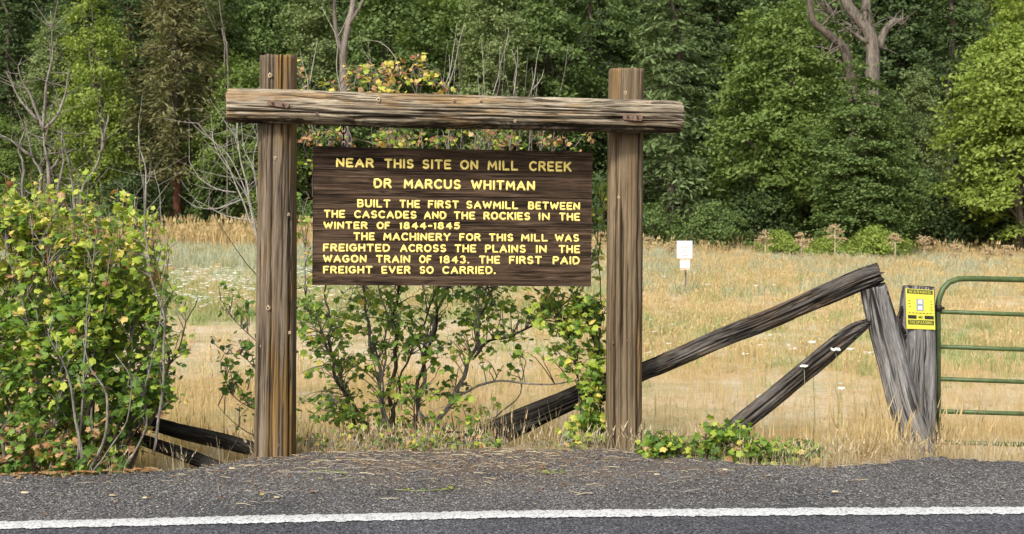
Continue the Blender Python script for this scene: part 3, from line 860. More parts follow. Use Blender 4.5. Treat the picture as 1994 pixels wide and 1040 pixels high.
tag(lone_log('fence_rail', 'upper dark fallen rail between the leafy bush and the left sign post', 'fence rail',
    log_path([(250, 812, 26), (300, 826, 28), (360, 842, 30), (430, 858, 30), (500, 876, 26), (540, 884, 24)], 10.7, 10.3),
    M['dark_log'], nseg=36, step=.035, seed=15, crack=.012, lump=.12, ragged=.03), None, None)
lone_log('fence_rail', 'lower dark fallen rail dropping to the gravel edge beside the leafy bush', 'fence rail',
    log_path([(255, 848, 22), (310, 868, 24), (360, 886, 26), (410, 905, 26), (450, 920, 22)], 10.4, 9.9),
    M['dark_log'], nseg=36, step=.035, seed=19, crack=.010, lump=.12, ragged=.03)

leaning = lone_log('leaning_post', 'grey split post leaning against the upright gate post under the long log', 'fence post',
    log_path([(1797, 925, 54), (1782, 850, 58), (1758, 780, 58), (1738, 700, 58), (1722, 640, 58), (1708, 590, 54), (1700, 556, 50)], 10.92, 10.84),
    M['grey_post'], nseg=100, step=.03, seed=27, nchecks=16, crack=.022, lump=.07, ragged=.03, ckf=1.6, cks=.3, width=.12, sq=2.6, endmat=M['grey_log'])
upright = thing('gate_post', 'upright split grey gate post carrying the yellow warning sign', 'fence post', at(1787, 900, 10.98))
log_obj('post_trunk', log_path([(1790, 940, 64), (1788, 870, 66), (1788, 760, 70), (1787, 680, 66), (1786, 600, 64), (1788, 558, 58)], 10.98, 10.98),
        M['grey_post'], upright, 110, .03, 33, .024, 2.6, .05, M['grey_log'], .02, 1.7, .3, .13, nchecks=16)
mb = MB()
for k in range(3):
    mb.tube([at(1756, 606, 10.93) + Vector((0.0, 0, .02 * k)), at(1748, 628, 10.86) + Vector((0, 0, .02 * k)), at(1763, 650, 10.86)], .013, 6)
mb.obj('wire_knot', [M['rust_dark']], upright)

# yellow warning sign
YS = 10.83
ws = thing('warning_sign', 'small yellow and black warning sign nailed to the grey gate post', 'sign', at(1793, 642, YS))
M['yel'] = plain('sign_yellow', (0.54, 0.49, 0.055), 0.5, 0.4, 0.08, 10)
M['blk'] = plain('sign_black', (0.014, 0.016, 0.010), 0.5, 0.4, 0.2, 20)
M['grn_blk'] = plain('sign_green_black', (0.05, 0.06, 0.012), 0.5, 0.4, 0.2, 20)
M['lens'] = plain('sign_grey_print', (0.22, 0.25, 0.30), 0.4, 0.5, 0.2, 20)
M['lens_pale'] = plain('sign_pale_print', (0.55, 0.60, 0.66), 0.4, 0.5, 0.1, 20)
WC = [(1763, 561.5), (1818, 565), (1821, 642), (1765, 640)]
def wpt(s, t, off=0.0):
    a = (WC[0][0] + (WC[1][0] - WC[0][0]) * s, WC[0][1] + (WC[1][1] - WC[0][1]) * s)
    b = (WC[3][0] + (WC[2][0] - WC[3][0]) * s, WC[3][1] + (WC[2][1] - WC[3][1]) * s)
    return at(a[0] + (b[0] - a[0]) * t, a[1] + (b[1] - a[1]) * t, YS) + Vector((0, -off, 0))
def wrect(name, s0, t0, s1, t1, h, mat, back=0.0):
    mb = MB()
    V = [wpt(s0, t0, h), wpt(s1, t0, h), wpt(s1, t1, h), wpt(s0, t1, h)] + [wpt(s0, t0, back), wpt(s1, t0, back), wpt(s1, t1, back), wpt(s0, t1, back)]
    mb.add(V, [[3, 2, 1, 0], [0, 1, 5, 4], [1, 2, 6, 5], [2, 3, 7, 6], [3, 0, 4, 7], [4, 5, 6, 7]])
    return mb.obj(name, [mat], ws, False)
wrect('sign_plate', 0, 0, 1, 1, .004, M['yel'])
wrect('header_band', .05, .015, .96, .12, .0055, M['grn_blk'], .002)
wrect('black_band', .06, .655, .36, .745, .0055, M['blk'], .002)
wrect('black_band', .64, .655, .96, .745, .0055, M['blk'], .002)
wrect('footer_band', .06, .775, .96, .89, .0055, M['grn_blk'], .002)
wrect('picture', .37, .25, .62, .54, .0055, M['lens'], .002)
wrect('picture_detail', .43, .27, .57, .36, .007, M['lens_pale'], .003)
wrect('picture_detail', .42, .42, .57, .51, .007, M['lens_pale'], .003)
def wtext(word, s0, s1, t0, t1, mat, sw=.0028):
    mb = MB()
    write_word(mb, word, lambda u, v: wpt(s0 + (s1 - s0) * u, t1 + (t0 - t1) * v, .0065), 0, 1, sw, .003, ndir=Vector((0, -1, 0)))
    o = mb.obj('lettering', [mat], ws); o['kind'] = 'stuff'
    return o
wtext('WARNING', .12, .88, .04, .10, M['yel'])
wtext('NO', .44, .56, .675, .73, M['blk'])
wtext('TRESPASSING', .11, .90, .80, .865, M['yel'], .0024)
mb = MB()
for (s, t) in [(.08, .30), (.08, .37), (.10, .44), (.84, .30), (.86, .37), (.84, .45), (.86, .51)]:
    mb.box(wpt(s + .04, t, .005), (.008, .001, .0025))
for k in range(7):
    mb.box(wpt(.12 + k * .125, .60, .005), (.010, .001, .003))
mb.obj('small_print', [M['grn_blk']], ws, False)['kind'] = 'stuff'

# ------------------------------------------------------------------ green tubular gate
YG = 11.05
M['gate'] = plain('green_gate_paint', (0.055, 0.085, 0.026), 0.5, 0.4, 0.35, 14)
gate = thing('field_gate', 'green tubular steel farm gate closed across the field entrance', 'gate', at(1828, 880, YG))
def gtube(name, P, r):
    mb = MB(); mb.tube([at(a, b, YG + 0.0007 * (a - 1828)) for a, b in P], r, 10)
    return mb.obj(name, [M['gate']], gate)
gtube('gate_frame', [(1827, 882), (1826.5, 760), (1826, 640), (1826, 600), (1829, 580), (1836, 563), (1848, 550), (1865, 543.5), (1885, 542.5), (2000, 545), (2500, 552), (2540, 570), (2552, 610), (2552, 905)], .026)
for (y0, y1) in ((607, 613), (675, 681), (738, 744), (801, 806), (861, 866)):
    gtube('gate_rail', [(1828, y0), (2000, y1), (2552, y1 + 14)], .0205)
for px in (2080, 2330):
    gtube('gate_brace', [(px, 548), (px, 880)], .014)
for py in (600, 830):
    mb = MB()
    mb.tube([at(1815, py, YG), at(1827, py, YG - .02), at(1838, py, YG)], .012, 8)
    mb.tube([at(1827, py - 6, YG - .01), at(1827, py + 6, YG - .01)], .031, 10)
    mb.obj('hinge', [M['rust_dark']], gate)

# ------------------------------------------------------------------ white notice on a stake in the meadow
YN = 30.0
M['white'] = plain('white_sign_face', (0.60, 0.60, 0.64), 0.6, 0.3, 0.04, 8)
M['wood_pale'] = plain('pale_lath', (0.45, 0.36, 0.24), 0.8, 0.2, 0.2, 20)
M['faint'] = plain('faded_sign_print', (0.42, 0.36, 0.37), 0.7, 0.2, 0.1, 8)
nt_ = thing('notice_sign', 'small white notice on a thin stake standing out in the dry meadow', 'sign', at(1335, 574, YN))
def nbox(name, x0, y0, x1, y1, mat, d=.01, dy=0.0):
    mb = MB(); a = at(x0, y0, YN + dy); b = at(x1, y1, YN + dy)
    mb.box((a + b) / 2, (abs(b.x - a.x) / 2, d, abs(a.z - b.z) / 2))
    return mb.obj(name, [mat], nt_, False)
nbox('stake', 1333.4, 468, 1336.4, 590, M['grey_post'], .012, .03)
nbox('sign_plate', 1318, 469, 1348, 503, M['white'])
nbox('backing_board', 1324, 503.6, 1343.5, 526, M['wood_pale'])
nbox('lower_plate', 1324.5, 507.5, 1343, 522, M['white'], .006, -.009)
mb = MB()
for k, (a, b) in enumerate(((1325, 1343), (1323, 1342), (1324, 1344), (1323, 1343), (1326, 1341))):
    p = at(a, 477 + k * 5, YN - .014); q = at(b, 477 + k * 5, YN - .014)
    mb.box((p + q) / 2, ((q.x - p.x) / 2, .003, .010))
mb.obj('print_lines', [M['faint']], nt_, False)

# ------------------------------------------------------------------ leaves
def lobed_leaf(seed, lobes=5):
    """maple-like leaf, unit length, in xy plane, base at the origin, tip along +y; slightly cupped"""
    rr = random.Random(seed)
    ang = [-150, -115, -85, -58, -30, 0, 30, 58, 85, 115, 150]
    rad = [.38, .34, .62, .42, .80, .98, .80, .42, .62, .34, .38]
    rad = [.36, .52, .40, .66, .50, .78, .50, .66, .40, .52, .36]
    V = [(0, 0.02, 0)]
    for i, (a, r) in enumerate(zip(ang, rad)):
        r *= 1 + rr.uniform(-.08, .08)
        t = math.radians(a)
        x = math.sin(t) * r * .92; y = .34 + math.cos(t) * r * .85
        z = -.10 * abs(x) * 2 - .12 * (y - .3) ** 2 + rr.uniform(-.03, .03)
        V.append((x, y, z))
    V.append((0, .34, .03))
    c = len(V) - 1
    T = [[c, i + 1, i] for i in range(0, len(ang))] + [[c, 0, len(ang)]]
    return np.array(V), np.array(T)
def oval_leaf(seed):
    rr = random.Random(seed)
    V = [(0, 0, 0), (.26, .25, -.03), (.33, .5, -.05), (.2, .8, -.04), (0, 1, -.10), (-.2, .8, -.04), (-.33, .5, -.05), (-.26, .25, -.03), (0, .5, .04)]
    T = [[8, i, (i + 1) % 8] for i in range(8)]
    return np.array(V, float), np.array(T)
LEAVES = [lobed_leaf(1), lobed_leaf(2), lobed_leaf(3)]
OVAL = [oval_leaf(1)]

def frames(nrm, yaw_dir, n):
    nrm = nrm / np.linalg.norm(nrm, axis=1, keepdims=True)
    t = yaw_dir - nrm * np.sum(nrm * yaw_dir, 1, keepdims=True)
    t /= np.maximum(1e-9, np.linalg.norm(t, axis=1, keepdims=True))
    s = np.cross(t, nrm)
    return s, t, nrm

def place_leaves(parent, P, Nr, D, S, kinds, protos, mats, n_single=300, name='leaf', stuff_name='foliage', view=None):
    """leaves at P with normal Nr, pointing along D, size S; the n_single nearest become objects, the rest one mesh"""
    n = len(P)
    s, t, nn = frames(Nr, D, n)
    pk = NR.integers(0, len(protos), n)
    # those that show largest: near the camera and big
    key = -S / P[:, 1]
    if view is not None: key = key + view(P)
    order = np.argsort(key)
    single = order[:n_single]; rest = order[n_single:]
    base = wloc(parent)
    cache = {}
    from mathutils import Matrix
    for i in single:
        k = (int(pk[i]), int(kinds[i]))
        if k not in cache:
            pv, pt = protos[k[0]]
            cache[k] = np_mesh(name, pv, pt, [mats[k[1]]], None, False)
        o = bpy.data.objects.new(name, cache[k])
        COL.objects.link(o)
        o.parent = parent
        m = Matrix(((s[i, 0] * S[i], t[i, 0] * S[i], nn[i, 0] * S[i], P[i, 0] - base.x),
                    (s[i, 1] * S[i], t[i, 1] * S[i], nn[i, 1] * S[i], P[i, 1] - base.y),
                    (s[i, 2] * S[i], t[i, 2] * S[i], nn[i, 2] * S[i], P[i, 2] - base.z), (0, 0, 0, 1)))
        o.matrix_local = m
    if len(rest) == 0: return
    Vs = []; Ts = []; MI = []; b = 0
    for k in range(len(protos)):
        idx = rest[pk[rest] == k]
        if len(idx) == 0: continue
        pv, pt = protos[k]
        W = P[idx][:, None, :] + (s[idx][:, None, :] * pv[None, :, 0:1] + t[idx][:, None, :] * pv[None, :, 1:2] + nn[idx][:, None, :] * pv[None, :, 2:3]) * S[idx][:, None, None]
        Vs.append(W.reshape(-1, 3))
        Ts.append((pt[None] + (b + np.arange(len(idx)) * len(pv))[:, None, None]).reshape(-1, 3))
        MI.append(np.repeat(kinds[idx], len(pt)))
        b += len(idx) * len(pv)
    o = mesh_obj(stuff_name, np.concatenate(Vs), [np.concatenate(Ts)], mats, parent, np.concatenate(MI), False)
    o['kind'] = 'stuff'
    return o

class Bush:
    def __init__(s, name, label, cat, base, group=None):
        s.t = thing(name, label, cat, base, group)
        s.stems = []; s.tw = MB(); s.P = []; s.D = []; s.K = []; s.S = []
    def stem(s, pts, r0, r1, mat, jit=0.0, name='stem', nn=6, step=0.09):
        """pts world points"""
        P = [(p.x, p.y, p.z, r0 + (r1 - r0) * i / (len(pts) - 1)) for i, p in enumerate(pts)]
        Q = spline(P, step)
        ph = R.uniform(0, 50)
        for i in range(1, len(Q)):
            Q[i, 0] += jit * noise.noise(Vector((i * .31 + ph, 0, 3))); Q[i, 1] += jit * noise.noise(Vector((i * .31 + ph, 7, 3)))
        mb = MB(); mb.tube([Vector(q[:3]) for q in Q], [max(.0015, q[3]) for q in Q], nn)
        o = mb.obj(name, [mat], s.t)
        s.stems.append(Q)
        return Q
    def twigs(s, zone, count, leaves, size, kinds, lim=0.55, rt=.0035, droop=.25, lean=None, maxlen=0.6, along=0.35):
        """zone() returns a twig end; the twig starts on the nearest stem; leaves sit along its outer part.
        kinds(p) returns a material index"""
        allp = np.concatenate([q[:, :3] for q in s.stems])
        for _ in range(count):
            e = zone()
            d = np.linalg.norm(allp - np.array(e) + np.array([0, 0, .12]), axis=1)
            j = int(np.argmin(d + NR.random(len(d)) * .12))
            a = Vector(allp[j])
            v = e - a
            if v.length > maxlen: a = e - v.normalized() * maxlen * R.uniform(.5, 1)
            mid = (a + e) / 2 + Vector((R.uniform(-.06, .06), R.uniform(-.06, .06), R.uniform(0, .10)))
            pts = [a, (a + mid) / 2 + Vector((0, 0, .01)), mid, (mid + e) / 2 + Vector((0, 0, .02)), e]
            s.tw.tube(pts, [rt * 1.5, rt * 1.3, rt, rt * .8, rt * .5], 4, False)
            nl = max(1, int(R.gauss(leaves, leaves * .3)))
            dirv = (e - mid).normalized()
            for k in range(nl):
                f = along + (1 - along) * R.random()
                q = mid.lerp(e, (f - .5) * 2) if f > .5 else a.lerp(mid, f * 2)
                q = q + Vector((R.gauss(0, .035), R.gauss(0, .035), R.gauss(0, .03)))
                dd = dirv * .5 + Vector((R.gauss(0, .7), R.gauss(0, .7), R.gauss(-droop, .4)))
                s.P.append(tuple(q)); s.D.append(tuple(dd)); s.K.append(kinds(q)); s.S.append(size * R.uniform(.55, 1.25))
    def finish(s, mats, protos, twig_mat, n_single=300, up=0.8, face=0.35, name='leaf'):
        if s.tw.V:
            o = s.tw.obj('twigs', [twig_mat], s.t); o['kind'] = 'stuff'
        P = np.array(s.P); D = np.array(s.D)
        Nr = NR.normal(0, .55, P.shape) + np.array([0, -face, up])
        place_leaves(s.t, P, Nr, D, np.array(s.S), np.array(s.K), protos, mats, n_single, name)
        return s.t
LM = [M['lf_green'], M['lf_deep'], M['lf_lime'], M['lf_yellow'], M['lf_rust']]
def pick(w):
    x = R.random() * sum(w); 
    for i, a in enumerate(w):
        x -= a
        if x < 0: return i
    return 0

# ---- big left bush
b1 = Bush('leafy_bush', 'large leafy bush with yellowing lobed leaves standing at the left road edge', 'bush', Vector((-3.55, 9.95, -.1)))
for i in range(34):
    bx = R.uniform(-4.7, -3.0); by = R.uniform(9.5, 10.5)
    top = Vector((bx + R.gauss(0, .35) + (.25 if bx > -3.3 else -.05), by + R.gauss(0, .35), R.uniform(1.3, 2.0) * (1 if bx < -3.2 else .9)))
    mid = Vector((bx, by, 0)).lerp(top, .45) + Vector((R.gauss(0, .10), R.gauss(0, .1), 0))
    b1.stem([Vector((bx * .6 + -3.75 * .4, by, -.35)), mid, mid.lerp(top, .5) + Vector((R.gauss(0, .04), R.gauss(0, .04), .03)), top], R.uniform(.008, .02), .003, M['stem'] if i % 3 else M['stem_dark'], .05)
# visible front stems traced from the photo
for L, Y, r in ([[(168, 915), (150, 840), (140, 760), (118, 700), (95, 650)], 9.35, .016], [[(175, 915), (205, 850), (207, 770), (180, 720), (160, 660)], 9.32, .014],
                [[(300, 880), (312, 800), (320, 700), (315, 600), (290, 520), (283, 430), (275, 330), (270, 240)], 9.6, .012],
                [[(250, 905), (285, 830), (280, 760), (300, 690), (318, 560), (330, 450)], 9.55, .009],
                [[(150, 900), (160, 800), (165, 700), (170, 600), (180, 520), (190, 440)], 9.4, .009],
                [[(180, 920), (210, 880), (245, 820), (255, 740), (225, 690)], 9.3, .008]):
    b1.stem([at(a, b, Y) for a, b in L], r, .003, M['stem'], .02)
def zone1():
    while True:
        px = R.uniform(-60, 345); py = R.uniform(385, 925)
        # outline of the bush in the picture plane of its own depth
        edge = np.interp(py, [385, 430, 480, 560, 640, 700, 760, 820, 880, 925], [205, 278, 296, 302, 312, 325, 318, 290, 255, 240])
        topy = np.interp(px, [-60, 0, 60, 130, 200, 260, 300, 345], [345, 375, 400, 415, 425, 425, 420, 520])
        if px > edge + R.gauss(0, 12) or py < topy + R.gauss(5, 18): continue
        d = R.random() ** 1.6
        Y = 9.35 + 1.25 * d + .35 * ((px - 130) / 220) ** 2 * (1 if px > 130 else .0) + .25 * (1 - (py - 385) / 540)
        if 870 < py and Y < 9.35: continue
        if Y < 9.95 and noise.noise(at(px, py, Y) * 2.6) < -.02 and R.random() < .85: continue
        if 150 < px < 260 and py > 700 and Y < 9.65 and R.random() < .6: continue
        return at(px, py, Y)
def kinds1(p):
    py = HY + (EYE - p.z) / p.y * F
    if py < 560: return pick((2.6, .2, 7, .9, .7))
    if py < 700: return pick((5.5, .6, 4, .3, .2))
    if py < 820: return pick((5, 3, 1.2, .15, .3))
    return pick((3, 3, .6, .3, 2.6))
b1.twigs(zone1, 1650, 7, .068, kinds1, maxlen=.34)
for k in range(46):
    px = R.uniform(-30, 335); Y = R.uniform(9.5, 10.5); ty = np.interp(px, [-30, 100, 250, 335], [345, 370, 385, 470]) + R.uniform(-45, 35)
    b1.stem([at(px + R.gauss(0, 12), 560, Y), at(px + R.gauss(0, 8), 470, Y), at(px + R.gauss(0, 5), ty, Y)], .004, .0015, M['lf_rust'] if k % 3 == 0 else M['stem'], .03)
    for q in range(7):
        f = R.random(); p = at(px + R.gauss(0, 12), ty + f * 90, Y + R.gauss(0, .05))
        b1.P.append(tuple(p)); b1.D.append((R.gauss(0, .8), R.gauss(0, .8), R.gauss(.1, .5))); b1.K.append(kinds1(p)); b1.S.append(.066 * R.uniform(.5, 1.15))
def zone1b():     # thin outliers to the right
    px, py = R.choice([(345, 600), (335, 690), (325, 760), (350, 740), (300, 440), (315, 470), (350, 575), (330, 640), (330, 790), (345, 680)])
    return at(px + R.gauss(0, 12), py + R.gauss(0, 14), R.uniform(9.6, 10.1))
b1.twigs(zone1b, 34, 5, .060, kinds1, maxlen=.5)
b1.finish(LM, LEAVES, M['stem'], 300)

# ---- middle bush behind the board
b2 = Bush('leafy_bush', 'open branching bush growing behind and under the brown text board', 'bush', Vector((-.7, 11.0, -.3)))
mids = [[(757, 880), (745, 800), (735, 720), (720, 640), (705, 560), (690, 400), (675, 250), (655, 120)],
        [(762, 880), (760, 800), (770, 700), (765, 640), (778, 560), (790, 420), (800, 260), (815, 150)],
        [(745, 880), (715, 830), (680, 770), (650, 700), (620, 650), (598, 590), (590, 400)],
        [(710, 860), (680, 800), (660, 740), (640, 660), (640, 600), (610, 380), (590, 250), (575, 120)],
        [(845, 855), (850, 825), (880, 780), (910, 720), (925, 680), (925, 640), (960, 560), (985, 400), (1000, 250), (1010, 90)],
        [(805, 850), (812, 790), (815, 740), (835, 690), (850, 600), (870, 450), (880, 250), (905, 60)],
        [(840, 850), (815, 790), (830, 690), (860, 580), (920, 400), (960, 250), (975, 90)],
        [(920, 700), (950, 665), (1000, 655), (1050, 625), (1090, 600), (1120, 570), (1150, 520), (1165, 420)],
        [(890, 770), (960, 742), (1040, 748), (1110, 745), (1150, 735)],
        [(760, 870), (770, 780), (800, 690), (850, 560), (900, 400), (930, 255), (1040, 130)],
        [(765, 875), (745, 770), (755, 650), (740, 560), (735, 380), (760, 250), (700, 60)],
        [(850, 850), (900, 842), (960, 820), (1000, 780), (1020, 740)]]
for i, L in enumerate(mids):
    Y = 10.75 + .5 * R.random()
    pts = [at(a, b, Y + .15 * math.sin(k * .9 + i)) for k, (a, b) in enumerate(L)]
    if i not in (7, 8): pts = [Vector((pts[0].x * .9 + -1.0 * .1, pts[0].y, -.55))] + pts
    b2.stem(pts, R.uniform(.021, .031) if i < 7 else .014, .003, M['stem'] if i % 2 == 0 else M['stem_dark'], .06)
# whips rising above the board and the beam
for i in range(24):
    x0 = R.uniform(640, 1100); topy = R.choice([60, 90, 130, 150, 170, 200, 100]) + R.uniform(-20, 20)
    x1 = 840 + (x0 - 840) * 1.12 + R.gauss(0, 25)
    Y = R.uniform(10.8, 11.7)
    b2.stem([at(x0 * .6 + 800 * .4, 560, Y), at(x0, 420, Y + .1), at((x0 + x1) / 2 + R.gauss(0, 8), 280, Y), at(x1, topy, Y)], .007, .0018, M['stem_pale'] if i % 3 == 0 else M['stem'], .015)
# bare forked whips left of the left post and over the beam
for L in ([(660, 180), (655, 120), (656, 75), (625, 12)], [(656, 75), (672, 45), (690, 8)], [(600, 180), (595, 140), (585, 100)], [(603, 165), (612, 110), (618, 80)],
          [(870, 180), (885, 130), (893, 90), (905, 45)], [(866, 170), (880, 115), (890, 45)], [(775, 150), (768, 110), (742, 82), (705, 78)],
          [(1030, 190), (1045, 130), (1050, 90)], [(1000, 190), (1005, 130), (998, 95)], [(1034, 178), (1055, 150), (1060, 135)], [(960, 185), (978, 120), (990, 55)]):
    b2.stem([at(a, b, 11.0) for a, b in L], .006, .002, M['stem_pale'], .02)
def zpx(zs, Y0, Y1):
    """zones: list of (cx, cy, rx, ry, weight)"""
    def f():
        z = zs[pick([q[4] for q in zs])]
        while True:
            u, v = R.uniform(-1, 1), R.uniform(-1, 1)
            if u * u + v * v < 1: break
        return at(z[0] + u * z[2], z[1] + v * z[3], R.uniform(Y0, Y1))
    return f
def kinds2(p):
    py = HY + (EYE - p.z) / p.y * F
    if py < 210: return pick((.3, 0, 2.0, 3.0, 3.5))
    if py < 300: return pick((2, .3, 2, .8, 3.4))
    if py < 560: return pick((3, .8, 3, .8, 1))
    if py < 830: return pick((6, 1.2, 2.6, .1, .1))
    return pick((3, 2.5, 1.2, .3, 1.5))
b2.twigs(zpx([(820, 650, 240, 90, 4.5), (790, 800, 200, 60, 2.2), (680, 640, 105, 85, 3), (650, 760, 80, 90, 3), (770, 620, 90, 60, 2.2), (870, 620, 80, 60, 2), (720, 830, 110, 45, 2), (850, 720, 60, 70, 1.0), (790, 740, 50, 90, 1.2),
              (950, 600, 60, 45, 1.3), (990, 690, 60, 50, .8), (1040, 590, 60, 35, 1.1), (880, 830, 60, 40, .9)], 10.45, 11.8), 500, 4.6, .062, kinds2, maxlen=.7, along=.45)
b2.twigs(zpx([(590, 620, 14, 60, 1), (592, 480, 10, 180, 1.2), (1165, 420, 10, 60, .5), (1163, 480, 14, 70, .8)], 10.6, 11.3), 40, 5, .06, kinds2, maxlen=.4)
b2.twigs(zpx([(705, 150, 20, 22, 2), (770, 150, 20, 25, 2), (825, 145, 18, 24, 2), (812, 110, 8, 15, .4), (640, 160, 10, 14, .6), (595, 158, 9, 16, .7), (735, 170, 25, 12, 1), (860, 172, 15, 8, .5), (580, 130, 6, 15, .3)], 10.9, 11.4), 48, 7, .055, kinds2, maxlen=.3)
b2.twigs(zpx([(880, 268, 280, 22, 2), (610, 262, 25, 15, .5), (760, 268, 60, 14, 1)], 10.8, 11.6), 80, 6, .05, kinds2, maxlen=.3)
# thin spray to the left of the left post
for L in ([(560, 700), (520, 680), (480, 650), (450, 610), (430, 585)], [(560, 760), (510, 730), (470, 690), (440, 690), (415, 670)], [(560, 820), (500, 800), (455, 770), (430, 720)], [(580, 600), (520, 560), (470, 500), (430, 440), (405, 400)],
          [(560, 860), (500, 850), (450, 820), (425, 790)]):
    b2.stem([at(a, b, 10.6) for a, b in L], .006, .002, M['stem_dark'], .03)
b2.twigs(zpx([(478, 600, 22, 40, 1), (475, 700, 25, 45, 1.6), (465, 780, 25, 50, 1.6), (435, 660, 15, 60, .7), (440, 570, 12, 20, .4)], 10.4, 10.8), 46, 5, .055, lambda p: pick((4, 4, .6, 0, .3)), maxlen=.3)
b2.finish(LM, LEAVES, M['stem'], 300)

# ---- leafy climber beside the right post
b3 = Bush('climbing_vine', 'yellow-green vine hanging down the left side of the right sign post', 'vine', Vector((.75, 10.6, -.1)))
for L in ([(1160, 880), (1150, 800), (1160, 700), (1140, 620), (1110, 575)], [(1165, 880), (1170, 780), (1165, 690), (1172, 600), (1168, 520), (1172, 420), (1170, 370)], [(1140, 880), (1130, 800), (1120, 700), (1100, 640), (1060, 600)]):
    b3.stem([at(a, b, 10.62) for a, b in L], .008, .003, M['stem_dark'], .04)
b3.twigs(zpx([(1140, 610, 36, 40, 2.2), (1145, 690, 30, 45, 1.6), (1150, 770, 26, 50, 1.1), (1080, 605, 60, 40, 1.8), (1090, 690, 40, 40, 1.0), (1172, 380, 7, 20, .2), (1130, 850, 38, 28, 2.2), (1150, 830, 25, 35, 1)], 10.4, 10.9), 190, 7, .066,
         lambda p: pick((4, .6, 4, .4, .1)), maxlen=.35)
b3.finish(LM, LEAVES, M['stem_dark'], 220)

# ---- low green creeper right of the sign
b4 = Bush('low_creeper', 'low green creeper spilling over the gravel edge right of the sign', 'plant', Vector((1.7, 9.9, -.1)))
for i in range(16):
    x0 = R.uniform(1290, 1450)
    x1 = x0 + R.uniform(-40, 150)
    b4.stem([at(x0, 905, 10.0), at((x0 + x1) / 2, 868 + R.uniform(-22, 20), 9.95 + R.uniform(-.1, .3)), at(x1, 890 + R.uniform(-14, 14), 9.85 + R.uniform(-.05, .3))], .005, .002, M['stem_pale'] if i % 2 else M['stem_dark'], .04)
b4.twigs(zpx([(1275, 872, 25, 20, 1.6), (1580, 890, 40, 14, 1.0), (1290, 868, 35, 24, 1.5), (1350, 872, 45, 22, 1.6), (1420, 862, 45, 34, 2.4), (1395, 842, 30, 14, .6), (1480, 880, 50, 20, 1.4), (1550, 892, 50, 12, .9), (1440, 888, 60, 14, 1.5)], 9.75, 10.25), 190, 7, .060,
         lambda p: pick((6, 2.2, 3, .15, .05)), maxlen=.2)
b4.finish(LM, LEAVES, M['stem_dark'], 260, up=.9)
b5 = Bush('low_creeper', 'sparse low leaves and dry stalks at the foot of the middle bush', 'plant', Vector((-.9, 10.3, -.05)))
for i in range(14):
    x0 = R.uniform(590, 900)
    b5.stem([at(x0, 895, 10.25), at(x0 + R.uniform(-30, 30), 865, 10.3), at(x0 + R.uniform(-60, 60), 850 + R.uniform(-10, 25), 10.3)], .004, .0015, M['stem_pale'], .04)
b5.twigs(zpx([(640, 868, 50, 12, 1), (740, 866, 60, 14, 1.2), (840, 862, 50, 16, 1.2), (1080, 872, 60, 10, .8), (930, 870, 50, 10, .5)], 10.15, 10.5), 60, 6, .048, lambda p: pick((3, 1.5, 2, 1, 2)), maxlen=.2)
b5.finish(LM, LEAVES, M['stem_pale'], 120, up=.9)

# ------------------------------------------------------------------ bare shrubs
def bare(label, lines, Y, r, mat, base, group=None, jit=.03):
    b = Bush('bare_shrub', label, 'bare shrub', base, group)
    for i, L in enumerate(lines):
        w = r * (1 if i == 0 else .6)
        Q = b.stem([at(a, c, Y) for a, c in L], w, w * .25, mat, jit, 'branch')
        # fine side twigs
        for k in range(len(L) * 2):
            j = R.randrange(2, len(Q)); p = Vector(Q[j, :3])
            d = Vector((R.gauss(0, 1), R.gauss(0, .6), abs(R.gauss(.8, .5)))).normalized() * R.uniform(.12, .45) * (Y / 11)
            b.tw.tube([p, p + d * .5 + Vector((0, 0, -.01)), p + d], [w * .3, w * .22, w * .12], 4, False)
    if b.tw.V:
        o = b.tw.obj('twigs', [mat], b.t); o['kind'] = 'stuff'
    return b.t
bare('tall grey leafless shrub with forked branches rising behind the big left bush',
     [[(108, 560), (108, 430), (97, 350), (88, 300), (84, 255)], [(84, 255), (88, 200), (95, 140), (103, 100), (100, 22)], [(84, 250), (60, 190), (45, 160), (37, 128)], [(88, 250), (118, 212), (130, 170), (134, 130)],
      [(76, 236), (40, 195), (13, 140)], [(108, 440), (120, 330), (122, 260)], [(158, 480), (158, 375), (190, 320), (203, 260), (212, 225)], [(195, 300), (205, 265), (208, 240)], [(45, 480), (45, 335), (36, 290), (52, 242)],
      [(65, 305), (30, 280), (0, 262)], [(76, 410), (80, 340), (60, 300), (48, 235)], [(145, 420), (140, 350), (124, 270)], [(100, 330), (115, 310), (121, 275)]], 12.5, .030, M['stem'], at(108, 700, 12.5))
bare('thin pale leafless sapling standing clear between the left bush and the sign post',
     [[(268, 640), (276, 480), (283, 400), (284, 350), (275, 290), (270, 240)], [(284, 360), (290, 343)], [(262, 480), (262, 400), (268, 380)], [(318, 560), (318, 440), (300, 330)]], 12.0, .015, M['stem_pale'], at(268, 760, 12.0))
bare('spreading pale bare twigs fanning out left of the left sign post',
     [[(520, 520), (497, 440), (478, 350), (466, 300), (462, 240)], [(500, 450), (470, 350), (440, 300), (385, 240)], [(495, 420), (480, 380), (420, 290), (413, 228)], [(460, 375), (420, 368), (390, 345), (366, 315)],
      [(468, 390), (430, 405), (405, 407), (370, 400)], [(500, 360), (488, 320), (475, 285), (470, 245)], [(505, 470), (460, 360), (420, 280), (396, 265)], [(498, 430), (440, 420), (380, 390)], [(503, 400), (495, 330), (500, 270)]], 12.2, .016, M['stem_pale'], at(520, 700, 12.2))

